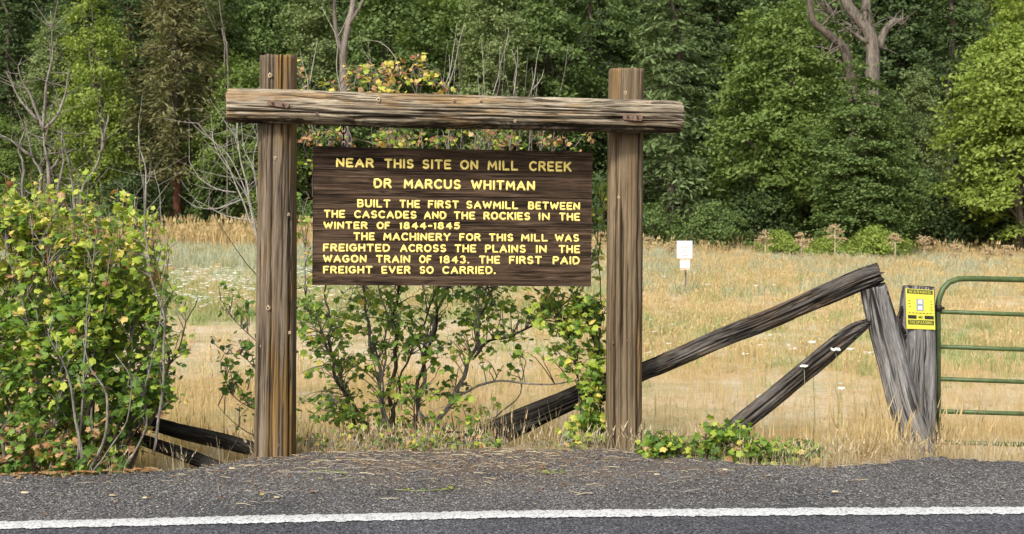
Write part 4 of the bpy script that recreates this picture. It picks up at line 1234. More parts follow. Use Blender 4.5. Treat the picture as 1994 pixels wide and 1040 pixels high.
# ------------------------------------------------------------------ trees
def leaf_quads(C, Nr, S, aspect=.62, dirs=None):
    n = len(C)
    if dirs is None: dirs = NR.normal(0, 1, (n, 3))
    s, t, nn = frames(Nr, dirs, n)
    a = C - t * S[:, None] * .5
    b = C + s * S[:, None] * aspect * .5 + nn * S[:, None] * .06
    c = C + t * S[:, None] * .5
    d = C - s * S[:, None] * aspect * .5 + nn * S[:, None] * .06
    V = np.stack([a, b, c, d], 1).reshape(-1, 3)
    return V, np.arange(4 * n).reshape(-1, 4)

def crown_broad(seed, w, h, z0, nclump, per, ls, pad=(.75, .28), lobed=.35, fill=.30):
    """leaf pads spread through an uneven crown; base at z0"""
    rng = np.random.default_rng(seed)
    u = rng.normal(0, 1, (nclump, 3)); u /= np.linalg.norm(u, axis=1, keepdims=True)
    lob = np.array([noise.noise(Vector(v * 1.6) + Vector((seed, 0, 0))) for v in u]) + .5 * np.array([noise.noise(Vector(v * 3.6) + Vector((seed, 9, 0))) for v in u])
    rr = (1 + lobed * 1.6 * lob) * np.where(rng.random(nclump) < fill, rng.random(nclump) ** .6 * .8, .82 + .18 * rng.random(nclump))
    zz = u[:, 2] * rr
    C = np.stack([u[:, 0] * rr * w / 2, u[:, 1] * rr * w / 2, z0 + h / 2 + zz * h / 2], 1)
    # narrower at the top
    f = np.clip(1.12 - .55 * (C[:, 2] - z0) / h, .35, 1.1); C[:, :2] *= f[:, None]
    C[:, 2] = np.maximum(C[:, 2], .35)
    N_ = nclump * per
    sc = rng.uniform(.55, 1.3, nclump)
    ci = np.repeat(np.arange(nclump), per)
    o = rng.normal(0, 1, (N_, 3)) * np.array([pad[0], pad[0], pad[1]])[None] * .5 * sc[ci][:, None]
    out = C.copy(); out[:, 2] = 0; out /= np.maximum(1e-6, np.linalg.norm(out, axis=1, keepdims=True))
    o[:, 2] -= .35 * np.sum(o[:, :2] * out[ci][:, :2], 1)           # pads tilt down outwards
    P = C[ci] + o
    Nr = rng.normal(0, .55, (N_, 3)) + np.array([0, 0, .85]) + out[ci] * .45
    S = ls * rng.uniform(.6, 1.4, N_)
    V, Fq = leaf_quads(P, Nr, S)
    return V, Fq, C

def crown_conifer(seed, w, h, z0, whorls, nb, per, ls, droop=.35, aspect=.28, top_taper=.9, tuft=.16, gap=.0):
    rng = np.random.default_rng(seed)
    Ps = []; Ns = []; Ds = []; Ss = []; br = []
    for k in range(whorls):
        f = k / whorls
        z = z0 + h * f + rng.uniform(-.15, .15)
        L0 = w / 2 * (1 - f * top_taper) * (0.75 + .25 * math.sin(min(1, f * 5) * PI / 2))
        for j in range(nb):
            if rng.random() < gap: continue
            a = rng.uniform(0, 2 * PI); L = L0 * rng.uniform(.55, 1.15)
            dx, dy = math.cos(a), math.sin(a)
            m = max(4, int(per * (L / (w / 2)) ** .9))
            t = rng.random(m) ** .55
            spread = .22 * L + .18
            lat = rng.normal(0, 1, m) * spread * (1 - .45 * t) * .6
            x = dx * L * t - dy * lat; y = dy * L * t + dx * lat
            zz = z + .25 * L * t * (1 - f) * .3 - droop * L * t ** 1.8 - abs(lat) * .22 + rng.normal(0, tuft * .5, m)
            Ps.append(np.stack([x, y, zz], 1))
            Ns.append(rng.normal(0, .45, (m, 3)) + np.array([dx * .25, dy * .25, .9]))
            Ds.append(np.stack([dx + rng.normal(0, .5, m) - dy * np.sign(lat) * .7, dy + rng.normal(0, .5, m) + dx * np.sign(lat) * .7, np.full(m, -.35) + rng.normal(0, .2, m)], 1))
            Ss.append(ls * rng.uniform(.6, 1.4, m))
            br.append((z, dx, dy, L, droop))
    P = np.concatenate(Ps); V, Fq = leaf_quads(P, np.concatenate(Ns), np.concatenate(Ss), aspect, np.concatenate(Ds))
    return V, Fq, br

def trunk_mesh(seed, h, r, limbs, name='trunk', mat=None, conifer=None):
    rr = random.Random(seed); mb = MB()
    pts = [Vector((rr.gauss(0, .02) * k * h / 10, rr.gauss(0, .02) * k * h / 10, h * k / 10)) for k in range(11)]
    pts[0] = Vector((0, 0, -.4))
    mb.tube(pts, [r * (1.25 if k == 0 else 1 - .085 * k) for k in range(11)], 10)
    if conifer is not None:
        for (z, dx, dy, L, dr) in conifer[::2]:
            P = [Vector((dx * L * t, dy * L * t, z - dr * L * t ** 1.8)) for t in (0, .35, .7, .95)]
            mb.tube(P, [r * .16, r * .12, r * .07, r * .03], 4, False, 1)
    for c in limbs:
        c = Vector(c); z = max(.15 * h, c.z * .55 - .3); s = Vector((0, 0, min(z, h * .9)))
        m = s.lerp(c, .5) + Vector((0, 0, .25 * (c - s).length * .5))
        mb.tube([s, s.lerp(m, .5) + Vector((rr.gauss(0, .1), rr.gauss(0, .1), 0)), m, c], [r * .38, r * .3, r * .2, r * .07], 5, False)
    return mb

TREE = {}
def variant(key, V, Fq, mat, tmb, bark_m):
    me = np_mesh('crown', V, Fq, [mat], None, False)
    if bark_m is M['bark_red']:      # the red plates give way to dark bark a few metres up
        tmb.qi = [1 if i == 1 or tmb.V[q[0]][2] > 3.6 else 0 for q, i in zip(tmb.q, tmb.qi)]
    fs = [np.array(tmb.q)] + ([np.array(tmb.t)] if tmb.t else [])
    tm = np_mesh('trunk', np.array([tuple(v) for v in tmb.V]), fs, [bark_m, M['bark']], tmb.qi + tmb.ti, True)
    TREE[key] = (me, tm)
def vb(key, seed, w, h, z0, nc, per, ls, mat, bark_m=None, **kw):
    V, Fq, C = crown_broad(seed, w, h, z0, nc, per, ls, **kw)
    idx = np.random.default_rng(seed).choice(len(C), min(16, len(C)), replace=False)
    variant(key, V, Fq, mat, trunk_mesh(seed, z0 + h * .8, .20, C[idx]), bark_m or M['bark'])
def vc(key, seed, w, h, z0, wh, nb, per, ls, mat, bark_m=None, r=.25, **kw):
    V, Fq, br = crown_conifer(seed, w, h, z0, wh, nb, per, ls, **kw)
    variant(key, V, Fq, mat, trunk_mesh(seed, z0 + h, r, [], conifer=br), bark_m or M['bark'])
vb('broad_green', 1, 5.2, 12.0, .4, 330, 80, .20, M['t_green'])
vb('broad_bright', 2, 6.4, 10.5, .6, 380, 80, .19, M['t_bright'], lobed=.30)
vb('broad_lime', 3, 6.6, 9.5, .9, 380, 80, .19, M['t_lime'], lobed=.32)
vb('birch', 4, 3.8, 11.0, .8, 260, 70, .15, M['t_lime'], M['bark_grey'], pad=(.55, .35), lobed=.4)
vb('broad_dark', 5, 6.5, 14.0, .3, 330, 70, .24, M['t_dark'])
vb('broad_grey', 6, 5.0, 12.0, .5, 300, 70, .17, M['t_grey'], pad=(.6, .3), lobed=.45)
vb('shrub', 7, 3.2, 2.2, .0, 110, 60, .13, M['t_green'], pad=(.5, .25))
vb('shrub_lime', 8, 3.0, 1.3, .0, 90, 60, .12, M['t_lime'], pad=(.4, .2))
vb('shrub_dark', 9, 3.6, 3.4, .0, 120, 60, .16, M['t_dark'], pad=(.6, .3))
vc('fir', 10, 8.4, 19.0, .3, 44, 8, 90, .34, M['t_fir'], droop=.32, aspect=.30, tuft=.14)
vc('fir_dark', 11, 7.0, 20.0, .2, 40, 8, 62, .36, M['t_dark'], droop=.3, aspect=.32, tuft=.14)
vc('pine', 12, 6.8, 16.5, 3.3, 36, 9, 95, .34, M['t_olive'], M['bark_red'], .23, droop=.12, aspect=.24, top_taper=.7, tuft=.55)

NAMES = {'broad': 'broadleaf_tree', 'birch': 'broadleaf_tree', 'shrub': 'shrub', 'fir': 'fir_tree', 'pine': 'pine_tree'}
def tree(key, px, Y, label, s=1.0, sz=None, group=None, dz=0.0, rot=None):
    X = (px - CX) / F * Y
    nm = NAMES[key.split('_')[0]]
    t = thing(nm, label, 'shrub' if nm == 'shrub' else 'tree', (X, Y, float(gz(X, Y)) + dz), group)
    for n_, me in zip(('crown', 'trunk'), TREE[key]):
        if nm == 'shrub' and n_ == 'trunk': n_ = 'stems'
        o = bpy.data.objects.new(n_, me); COL.objects.link(o); o.parent = t
        o.rotation_euler = (0, 0, (rot if rot is not None else R.uniform(0, 6.28)))
        o.scale = (s, s, sz or s)
    # the crown and trunk share one rotation
    ch = [c for c in COL.objects if c.parent is t]
    for c in ch[1:]: c.rotation_euler = ch[0].rotation_euler
    return t
ft = [
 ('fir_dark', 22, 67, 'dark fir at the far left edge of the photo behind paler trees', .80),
 ('birch', 188, 60, 'slender light lime-green tree just left of the olive pine', 1.02),
 ('broad_grey', 105, 63, 'grey-green leafy tree behind the tall bare left shrub', .85),
 ('broad_bright', 8, 57, 'low bright green tree at the left edge under the dark fir', .52),
 ('pine', 345, 61, 'olive-brown pine with a reddish trunk showing at its foot', 1.0),
 ('broad_bright', 478, 60, 'bright green tree directly behind the left end of the beam', .80),
 ('broad_green', 428, 66, 'mid green tree between the olive pine and the left post top', 1.05),
 ('broad_grey', 610, 64, 'thin-leaved grey-green tree above the left end of the text board', 1.0),
 ('broad_green', 755, 63, 'green tree behind the yellow leaf clusters over the beam', 1.15),
 ('broad_bright', 850, 70, 'taller light green tree rising behind the middle of the beam', 1.25),
 ('broad_grey', 960, 62, 'pale grey-green tree behind the right half of the beam', 1.05),
 ('broad_green', 1065, 66, 'deep green tree left of the right post top', 1.10),
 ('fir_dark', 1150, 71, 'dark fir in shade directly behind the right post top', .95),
 ('fir', 1310, 60, 'large drooping grey-green fir behind the right end of the beam', 1.0),
 ('broad_bright', 1520, 57, 'rounded bright green tree between the grey-green fir and the dead snag', 1.05),
 ('broad_green', 1600, 66, 'mid green tree behind the left arm of the dead snag', 1.05),
 ('broad_green', 1735, 52.5, 'deep green tree below and right of the dead snag', .52),
 
 ('broad_grey', 1790, 60, 'grey-green tree behind the yellow warning sign', .70),
 ('fir_dark', 1850, 68, 'dark shaded fir between the dead snag and the lime tree', 1.0),
 ('broad_lime', 1985, 54, 'glowing lime-green tree at the right edge of the photo', 1.05),
 ('broad_dark', 1400, 72, 'tall shaded broadleaf tree showing above the rounded bright green tree', 1.1),
 ('fir_dark', 250, 72, 'tall dark fir showing between the lime tree and the olive pine', 1.05),
]
for key, px, Y, lab, s in ft:
    tree(key, px, Y, lab, s)
tree('broad_green', 1672, 52, 'small green tree hiding the foot of the dead snag', .80, .60)
# shrubs along the meadow's far edge
for key, px, Y, s, lab in [('shrub', 60, 53, .8, 'low green shrub at the wood edge behind the left bush'), ('shrub_dark', 255, 59, 1.0, 'dark shrub left of the reddish pine trunk'),
        ('shrub_dark', 450, 60, 1.1, 'dark shrub right of the reddish pine trunk'), ('shrub', 205, 56, .75, 'mid green shrub behind the pale sapling'), ('shrub_dark', 1180, 58, 1.1, 'dark shrub behind the right sign post'), ('shrub', 1275, 55, .9, 'green shrub just left of the white notice'),
        ('shrub', 1395, 54, .95, 'green shrub just right of the white notice'), ('shrub_dark', 1480, 56, .95, 'dark shrub under the rounded bright green tree'), ('shrub_lime', 1520, 51, .75, 'low lime-green shrub at the meadow edge left of the log end'),
        ('shrub_lime', 1610, 50, .65, 'low lime-green shrub between the two tall dry weeds'), ('shrub_lime', 1700, 50, .95, 'brightest low shrub directly behind the raised log end'), ('shrub_dark', 1640, 58, 1.2, 'dark shrub under the deep green tree'),
        ('shrub_dark', 1780, 58, 1.2, 'dark shrub behind the yellow warning sign'), ('shrub_dark', 1900, 57, 1.2, 'dark shrub in deep shade behind the gate corner'), ('shrub_dark', 1985, 56, 1.1, 'dark shrub under the lime tree at the right edge'), ('shrub', 1090, 57, 1.0, 'green shrub behind the right end of the text board'),
        ('shrub', 640, 57, 1.0, 'green shrub behind the left end of the text board'), ('shrub', 545, 57, 1.0, 'green shrub hidden partly by the left sign post')]:
    tree(key, px, Y, lab, s)
# the shaded mass of forest behind
gi = 0
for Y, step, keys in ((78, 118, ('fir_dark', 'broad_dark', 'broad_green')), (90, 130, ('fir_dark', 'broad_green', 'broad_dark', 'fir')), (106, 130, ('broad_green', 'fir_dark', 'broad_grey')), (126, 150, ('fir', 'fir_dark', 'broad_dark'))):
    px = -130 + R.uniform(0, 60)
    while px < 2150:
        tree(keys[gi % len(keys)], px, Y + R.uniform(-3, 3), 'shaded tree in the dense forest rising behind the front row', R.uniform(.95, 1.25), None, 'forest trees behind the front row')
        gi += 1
        px += step * R.uniform(.8, 1.2)

# the pale trunk over the beam and the big dead snag
sn = Bush('dead_snag', 'big pale dead tree with broken forked limbs at upper right', 'dead tree', Vector(((1690 - CX) / F * 61, 61, float(gz((1690 - CX) / F * 61, 61)))))
YS2 = 55.2
def snag(L, r0, r1, nm='branch', mat=None, Y=YS2):
    sn.stem([at(a, b, Y) for a, b in L], r0, r1, mat or M['bark_grey'], .10, nm, 10, .55)
snag([(1700, 430), (1700, 260), (1698, 175), (1700, 110), (1696, 75), (1680, 45), (1655, 15), (1640, -20)], .38, .22, 'trunk')
snag([(1697, 85), (1690, 60), (1685, 20), (1688, -30)], .26, .18)
snag([(1712, 95), (1722, 65), (1738, 42), (1756, 38), (1757, 48)], .20, .07)
snag([(1662, 300), (1660, 180), (1655, 140), (1645, 95), (1620, 75), (1598, 55), (1582, 35), (1576, -10)], .26, .12, 'branch', M['bark'])
snag([(1690, 85), (1670, 70), (1650, 58), (1632, 62)], .10, .04)
snag([(1645, 85), (1625, 100), (1600, 112)], .09, .03)
snag([(1640, 60), (1660, 50), (1675, 55)], .07, .03)
snag([(1600, 50), (1615, 30), (1610, 5)], .06, .02)
snag([(1625, 45), (1618, 20), (1600, 0)], .05, .02)
for k in range(90):
    Q = R.choice(sn.stems); p = Vector(Q[R.randrange(len(Q) // 3, len(Q)), :3])
    if p.z < 8: continue
    d = Vector((R.gauss(0, 1), R.gauss(0, .7), R.gauss(.5, .7))).normalized() * R.uniform(.4, 1.4)
    sn.tw.tube([p, p + d * .5 + Vector((0, 0, .08)), p + d], [.04, .028, .012], 4, False)
o = sn.tw.obj('twigs', [M['bark_grey']], sn.t); o['kind'] = 'stuff'
sn = Bush('dead_snag', 'slim grey-brown dead trunk standing in the trees above the left half of the beam', 'dead tree', Vector(((672 - CX) / F * 57, 57, float(gz((672 - CX) / F * 57, 57)))))
snag([(672, 440), (672, 250), (670, 170), (668, 110), (676, 60), (684, 20), (688, -20)], .20, .12, 'trunk', M['bark_snag'], 56.0)
snag([(668, 110), (656, 70), (650, 30), (655, -10)], .12, .06, 'branch', M['bark_grey'], 56.0)
snag([(672, 60), (700, 15), (712, -10)], .10, .05, 'branch', M['bark_grey'], 56.0)
for label, L, Y in (('thin bleached leafless stem in the trees above the left post', [(443, 120), (440, 80), (430, 30), (424, -20)], 57.5), ('thin slanting dead stem right of the olive pine top', [(437, 90), (420, 60), (402, 15), (395, -20)], 60)):
    b = Bush('dead_sapling', label, 'dead tree', at(L[0][0], 455, Y))
    b.stem([at(L[0][0], 455, Y)] + [at(a, c, Y) for a, c in L], .04, .02, M['bark_grey'], .10, 'trunk', 6, .8)

# ------------------------------------------------------------------ meadow growth
def tuft(seed, blades, h, spread, w, lean=.35, seedhead=0):
    rr = np.random.default_rng(seed); V = []; T = []; 
    for k in range(blades):
        a = rr.uniform(0, 6.283); r = spread * rr.random() ** .5
        bx, by = r * math.cos(a), r * math.sin(a)
        a2 = rr.uniform(0, 6.283); L = lean * h * rr.random(); hh = h * rr.uniform(.5, 1.1)
        lx_, ly_ = math.cos(a2) * L, math.sin(a2) * L
        pa = rr.uniform(0, 3.14); wx, wy = math.cos(pa) * w, math.sin(pa) * w
        b = len(V)
        V += [(bx - wx, by - wy, -.03), (bx + wx, by + wy, -.03), (bx + lx_ * .35 + wx * .7, by + ly_ * .35 + wy * .7, hh * .6), (bx + lx_ * .35 - wx * .7, by + ly_ * .35 - wy * .7, hh * .6), (bx + lx_, by + ly_, hh)]
        T += [(b, b + 1, b + 2), (b, b + 2, b + 3), (b + 3, b + 2, b + 4)]
        if seedhead and rr.random() < .6:
            c = len(V); s_ = w * seedhead
            V += [(bx + lx_ * .8 - s_, by + ly_ * .8, hh * .88), (bx + lx_ * .8 + s_, by + ly_ * .8 + s_, hh * .9), (bx + lx_ * 1.05, by + ly_ * 1.05, hh * 1.12)]
            T += [(c, c + 1, c + 2)]
    return np.array(V), np.array(T)
def scatter(name, label, cat, protos, P, S, mats, parent=None):
    Vs = []; Ts = []; b = 0; n = len(P); MI = []
    pk = NR.integers(0, len(protos), n)
    rot = NR.uniform(0, 6.283, n)
    for k in range(len(protos)):
        idx = np.where(pk == k)[0]
        if len(idx) == 0: continue
        pv, pt = protos[k][:2]
        c, s = np.cos(rot[idx])[:, None], np.sin(rot[idx])[:, None]
        x = pv[None, :, 0] * c - pv[None, :, 1] * s; y = pv[None, :, 0] * s + pv[None, :, 1] * c
        W = np.stack([x, y, np.broadcast_to(pv[None, :, 2], x.shape)], -1) * S[idx][:, None, None] + P[idx][:, None, :]
        Vs.append(W.reshape(-1, 3)); Ts.append((pt[None] + (b + np.arange(len(idx)) * len(pv))[:, None, None]).reshape(-1, 3))
        mi = protos[k][2] if len(protos[k]) > 2 else np.zeros(len(pt), int)
        MI.append(np.tile(mi, len(idx)))
        b += len(idx) * len(pv)
    o = mesh_obj(name, np.concatenate(Vs), [np.concatenate(Ts)], mats, parent, np.concatenate(MI), False)
    tag(o, label, cat, kind='stuff')
    return o
def region(n, Y0, Y1, px0=-60, px1=2060, mask=None):
    """random ground points, evenly spread over the seen wedge"""
    out = []
    while sum(len(o) for o in out) < n:
        m = n * 2
        Y = np.sqrt(NR.uniform(Y0 ** 2, Y1 ** 2, m)); px = NR.uniform(px0, px1, m)
        X = (px - CX) / F * Y
        k = Y > ye(X) + .22
        if mask is not None: k &= NR.random(m) < mask(X, Y, px)
        out.append(np.stack([X[k], Y[k], gz(X[k], Y[k])], 1))
    return np.concatenate(out)[:n]
sm = lambda v, a, b: np.clip((v - a) / (b - a), 0, 1)
def left_f(px): return 1 - sm(px, 900, 1250)
def m_gold(X, Y, px):
    Yn = Y + 2.0 * vnoise(X * .4, Y * .4, 21)
    lf = np.interp(Yn, [10, 17, 18.5, 24, 27, 36, 52, 56, 66], [1, 1, .12, .10, .3, .12, .2, 1, 1])
    rt = np.interp(Yn, [10, 12.8, 14, 17.5, 19, 24, 30, 34, 66], [1, 1, .3, .25, .5, .6, .35, .7, 1])
    f = left_f(px)
    return (lf * f + rt * (1 - f)) * (.25 + .75 * (vnoise(X * 1.1, Y * .9, 33) > -.1))
near = [tuft(1, 12, .42, .09, .0019, .45, 3), tuft(2, 12, .55, .10, .0019, .4, 3), tuft(3, 14, .34, .11, .0019, .6, 2)]
P_ = region(3400, 10.0, 18.5, mask=m_gold)
scatter('dry_grass', 'tall dry golden grass in the near meadow', 'grass', near, P_, NR.uniform(.6, 1.15, len(P_)) * np.where(P_[:, 0] > 2.3, .85, 1.0), [M['g_gold']])
far = [tuft(4, 12, .30, .22, .007, .5, 2.5), tuft(5, 12, .36, .25, .007, .5, 2.5)]
P_ = region(11000, 18, 54, mask=m_gold)
scatter('dry_grass', 'short dry golden grass across the open meadow', 'grass', far, P_, NR.uniform(.45, .9, len(P_)), [M['g_gold']])
P_ = region(5200, 52, 63, mask=lambda X, Y, px: .25 + .75 * (vnoise(X * .8, Y * .8, 5) > -.2))
scatter('dry_grass', 'taller dry golden grass along the foot of the trees', 'grass', [tuft(6, 12, .85, .35, .016, .3, 3.2), tuft(7, 12, .65, .35, .016, .3, 2.5)], P_, NR.uniform(.5, 1.1, len(P_)) * np.where(P_[:, 0] < -8, 1.25, .8), [M['g_gold']])
def m_green(X, Y, px):
    lf = np.interp(Y, [20, 24, 26, 34, 38, 60], [0, .1, 1, 1, .35, .15]); rt = np.interp(Y, [16, 18, 23, 26, 32, 40, 60], [0, .8, .8, .25, .5, .4, .15])
    f = left_f(px)
    return (lf * f + rt * (1 - f)) * (.15 + .85 * (vnoise(X * .9, Y * .9, 77) > 0))
P_ = region(5200, 16, 56, mask=m_green)
scatter('green_weeds', 'pale green weeds growing through the dry meadow', 'weeds', [tuft(8, 12, .24, .18, .008, .7), tuft(9, 14, .20, .22, .008, .8)], P_, NR.uniform(.5, 1.2, len(P_)), [M['g_green']])
def m_blue(X, Y, px):
    lf = np.interp(Y, [32, 37, 50, 55], [0, 1, 1, 0]); rt = .5 * np.interp(Y, [24, 32, 52, 58], [0, 1, 1, .2])
    f = left_f(px)
    return (lf * f + rt * (1 - f)) * (.1 + .9 * (vnoise(X * .6, Y * .6, 55) > .0))
P_ = region(3600, 30, 58, mask=m_blue)
scatter('grey_weeds', 'blue-grey weeds in a band across the far meadow', 'weeds', [tuft(10, 14, .50, .30, .011, .5), tuft(12, 14, .42, .3, .011, .6)], P_, NR.uniform(.5, 1.1, len(P_)), [M['g_blue']])
# white wildflowers
def umbel(seed):
    rr = np.random.default_rng(seed); V = []; T = []; MI = []
    hgt = .42
    V += [(-.004, 0, 0), (.004, 0, 0), (0, 0, hgt)]; T += [(0, 1, 2)]; MI += [1]
    for k in range(9):
        a = rr.uniform(0, 6.28); r = .045 * rr.random() ** .5; c = len(V); z = hgt + rr.uniform(-.01, .01); s = .014
        x, y = r * math.cos(a), r * math.sin(a)
        V += [(x - s, y - s, z), (x + s, y - s, z), (x + s, y + s, z + .004), (x - s, y + s, z)]; T += [(c, c + 1, c + 2), (c, c + 2, c + 3)]; MI += [0, 0]
    return np.array(V), np.array(T), np.array(MI)
P_ = np.concatenate([region(800, 24, 34, 300, 700), region(45, 17, 30, 1240, 1700), region(8, 12, 18, 1240, 1700)])
scatter('white_wildflowers', 'tiny white wildflower heads dotted over the green parts of the meadow', 'flowers', [umbel(1), umbel(2)], P_, NR.uniform(.6, 1.3, len(P_)), [M['flower'], M['g_green']])

# single plants
def lace(px, py, Y, s=1.0, lab=None):
    t = thing('wildflower', lab, 'flower', (at(px, py, Y).x, Y, float(gz(at(px, py, Y).x, Y))))
    top = at(px, py, Y)
    mb = MB(); mb.tube([t.location, (t.location + top) / 2 + Vector((.02, 0, 0)), top - Vector((0, 0, .02))], [.004, .003, .002], 5)
    mb.obj('stem', [M['g_green']], t)
    mb = MB()
    for k in range(46):
        a = R.uniform(0, 6.28); r = .036 * s * R.random() ** .5
        mb.box(top + Vector((r * math.cos(a), r * math.sin(a), R.uniform(-.004, .012) * s + .25 * r)), (.0055 * s, .0055 * s, .003))
    mb.obj('flower_head', [M['flower']], t, False)['kind'] = 'stuff'
for px, py, Y, s, lab in ((1628, 683, 10.75, 1.15, 'flat white flower head in front of the middle of the short brace log'), (1566, 715, 10.8, .9, 'flat white flower head against the lower part of the short brace log'),
                          (1582, 668, 11.6, .9, 'white flower head just above the short brace log'), (1638, 758, 11.0, .8, 'white flower head low in dry grass left of the leaning post'), (1636, 748, 11.6, .6, 'tiny white flower head in the dry grass left of the leaning post')):
    lace(px, py, Y, s, lab)
def dried_weed(px, pt, Y, lab, s=1.0):
    X = (px - CX) / F * Y; z0 = float(gz(X, Y)); top = at(px, pt, Y)
    t = thing('dried_weed', lab, 'weed', (X, Y, z0))
    mb = MB(); hd = MB()
    base = Vector((X, Y, z0)); H = top.z - z0
    mb.tube([base, base + Vector((R.gauss(0, .03), 0, H * .5)), top], [.03 * s, .022 * s, .012 * s], 5)
    for k in range(9):
        f = R.uniform(.42, .95); p = base.lerp(top, f); a = R.uniform(0, 6.28); L = .38 * H * R.uniform(.5, 1) * (1.25 - f)
        e = p + Vector((math.cos(a) * L, math.sin(a) * L * .6, L * .9))
        mb.tube([p, (p + e) / 2 + Vector((0, 0, -.03)), e], [.014 * s, .010 * s, .006 * s], 4, False)
        for _ in range(14):
            q = e + Vector((R.gauss(0, .075), R.gauss(0, .06), R.gauss(0, .03))) * s
            mb_s = .020 * s
            hd.box(q, (mb_s, mb_s, mb_s * .7))
    for _ in range(20):
        q = top + Vector((R.gauss(0, .09), R.gauss(0, .07), R.gauss(0, .035))) * s
        hd.box(q, (.022 * s, .022 * s, .015 * s))
    mb.obj('stalk', [M['g_straw']], t); hd.obj('seed_heads', [M['weedhead']], t, False)['kind'] = 'stuff'
for px, pt, Y, lab in ((1490, 452, 46, 'dry brown weed stalk left of the pair above the long log'), (1560, 455, 46, 'flat-topped dry weed between two taller stalks above the long log'), (1626, 440, 44, 'tallest dry brown weed stalk above the long log'),
                       (1742, 458, 46, 'dry weed stalk above the leaning grey post'), (1798, 462, 47, 'dry weed stalk above the yellow warning sign'), (1262, 465, 46, 'dry brown weed stalk touching the right sign post edge'),
                       (1962, 480, 44, 'dry weed stalk above the right end of the gate'), (1925, 486, 44, 'small dry weed stalk above the gate top rail'), (1860, 478, 42, 'leaning pale dry stalk near the gate corner'), (1308, 476, 46, 'faint dry weed stalk left of the white notice')):
    dried_weed(px, pt, Y, lab)
# tall dry clumps at the gate post and along the edge
P_ = []
for cx_, Y, n in ((1700, 10.4, 30), (1660, 10.3, 26), (1740, 10.55, 24), (1620, 10.2, 18), (1760, 10.45, 10), (1850, 10.9, 14), (1830, 10.8, 8), (1880, 11.0, 8), (1580, 10.6, 14), (1540, 10.8, 12)):
    for _ in range(int(n * .62)):
        X = (cx_ + R.gauss(0, 24) - CX) / F * Y; yy = Y + R.gauss(0, .15); P_.append((X, yy, float(gz(X, yy))))
P_ = np.array(P_)
scatter('tall_dry_grass', 'clumps of taller dry grass around the foot of the grey gate posts', 'grass', [tuft(21, 14, .55, .12, .0015, .8, 5), tuft(22, 14, .42, .14, .0015, 1.0, 5), tuft(23, 7, .85, .05, .0015, .35, 6)], P_, NR.uniform(.5, 1.05, len(P_)), [M['g_gold']])
P_ = []
for _ in range(700):
    px = R.uniform(270, 2040)
    if 285 < px < 500 and R.random() < .8: continue
    X = (px - CX) / 240; yy = float(ye(np.array([X]))[0]) + R.uniform(.05, .4) * (1 if R.random() < .8 else .2)
    P_.append((X, yy, float(gz(X, yy))))
P_ = np.array(P_)
scatter('verge_grass', 'thin dry grass along the outer edge of the gravel shoulder', 'grass', [tuft(31, 8, .22, .06, .0018, .8, 3), tuft(32, 8, .16, .06, .0018, .9, 0)], P_, NR.uniform(.5, 1.1, len(P_)), [M['g_straw']])

P_ = []
for cx_, Y, n, sx_ in ((1610, 10.15, 26, 40), (1690, 10.2, 30, 30), (1560, 10.1, 12, 20), (1740, 10.4, 12, 12), (1900, 10.6, 8, 30), (1030, 10.9, 20, 50), (620, 10.5, 16, 25)):
    for _ in range(n):
        X = (cx_ + R.gauss(0, sx_) - CX) / F * Y; yy = Y + R.gauss(0, .12); P_.append((X, yy, float(gz(X, yy))))
scatter('dead_brush', 'low tangled brown dead brush along the roadside', 'brush', [tuft(41, 16, .30, .16, .0016, 1.7, 5), tuft(42, 14, .22, .18, .002, 2.0, 5)], np.array(P_), NR.uniform(.5, 1.15, len(P_)), [M['g_brown']])
# ------------------------------------------------------------------ litter on the shoulder
def sh_pts(n, bias=1.0, spread=1.4, cx=0.0):
    X = NR.normal(cx, spread, n); t = NR.random(n) ** (1 / bias)
    X = np.clip(X, -5, 5)
    y0 = line_y(X) + .18; y1 = ye(X) + .02
    Y = y0 + (y1 - y0) * t
    return np.stack([X, Y, np.full(n, .014) + .02 * t * np.exp(-((X + .3) / 1.6) ** 2)], 1)
def pebble(seed):
    rr = np.random.default_rng(seed)
    V = np.array([(0, 0, .7), (1, 0, 0), (0, 1, 0), (-1, 0, 0), (0, -1, 0), (.7, .7, .35), (-.7, .7, .3), (-.7, -.7, .35), (.7, -.7, .3)], float) * rr.uniform(.7, 1.2, (9, 1))
    T = np.array([(0, 1, 5), (0, 5, 2), (0, 2, 6), (0, 6, 3), (0, 3, 7), (0, 7, 4), (0, 4, 8), (0, 8, 1)])
    return V, T
M['peb_grey'] = leaf_mat('grey_gravel', [(0, (.05, .05, .052)), (.6, (.14, .135, .13)), (1, (.34, .32, .29))], 0.0, .85, .2, .1)
P_ = np.concatenate([sh_pts(9000, 1.0, 2.6), sh_pts(5000, 2.0, 1.8)])
scatter('loose_gravel', 'fine loose grey gravel scattered on the road shoulder', 'gravel', [pebble(1), pebble(2), pebble(3)], P_ - np.array([0, 0, .004]), NR.uniform(.003, .009, len(P_)), [M['peb_grey']])
def straw(seed):
    rr = np.random.default_rng(seed)
    L = 1.0; b = rr.uniform(-.15, .15); w = .028
    V = np.array([(-.5, 0, 0), (0, b, .03), (.5, b * .3, 0), (-.5, w, 0), (0, b + w, .03), (.5, b * .3 + w, 0), (-.5, w / 2, w), (0, b + w / 2, w + .03), (.5, b * .3 + w / 2, w)])
    T = []
    for (a, c) in ((0, 6), (6, 3)):
        T += [(a, a + 1, c + 1), (a, c + 1, c), (a + 1, a + 2, c + 2), (a + 1, c + 2, c + 1)]
    return V, np.array(T)
P_ = np.concatenate([sh_pts(700, 3.0, 1.1, -.4), sh_pts(90, 1.4, 2.4)])
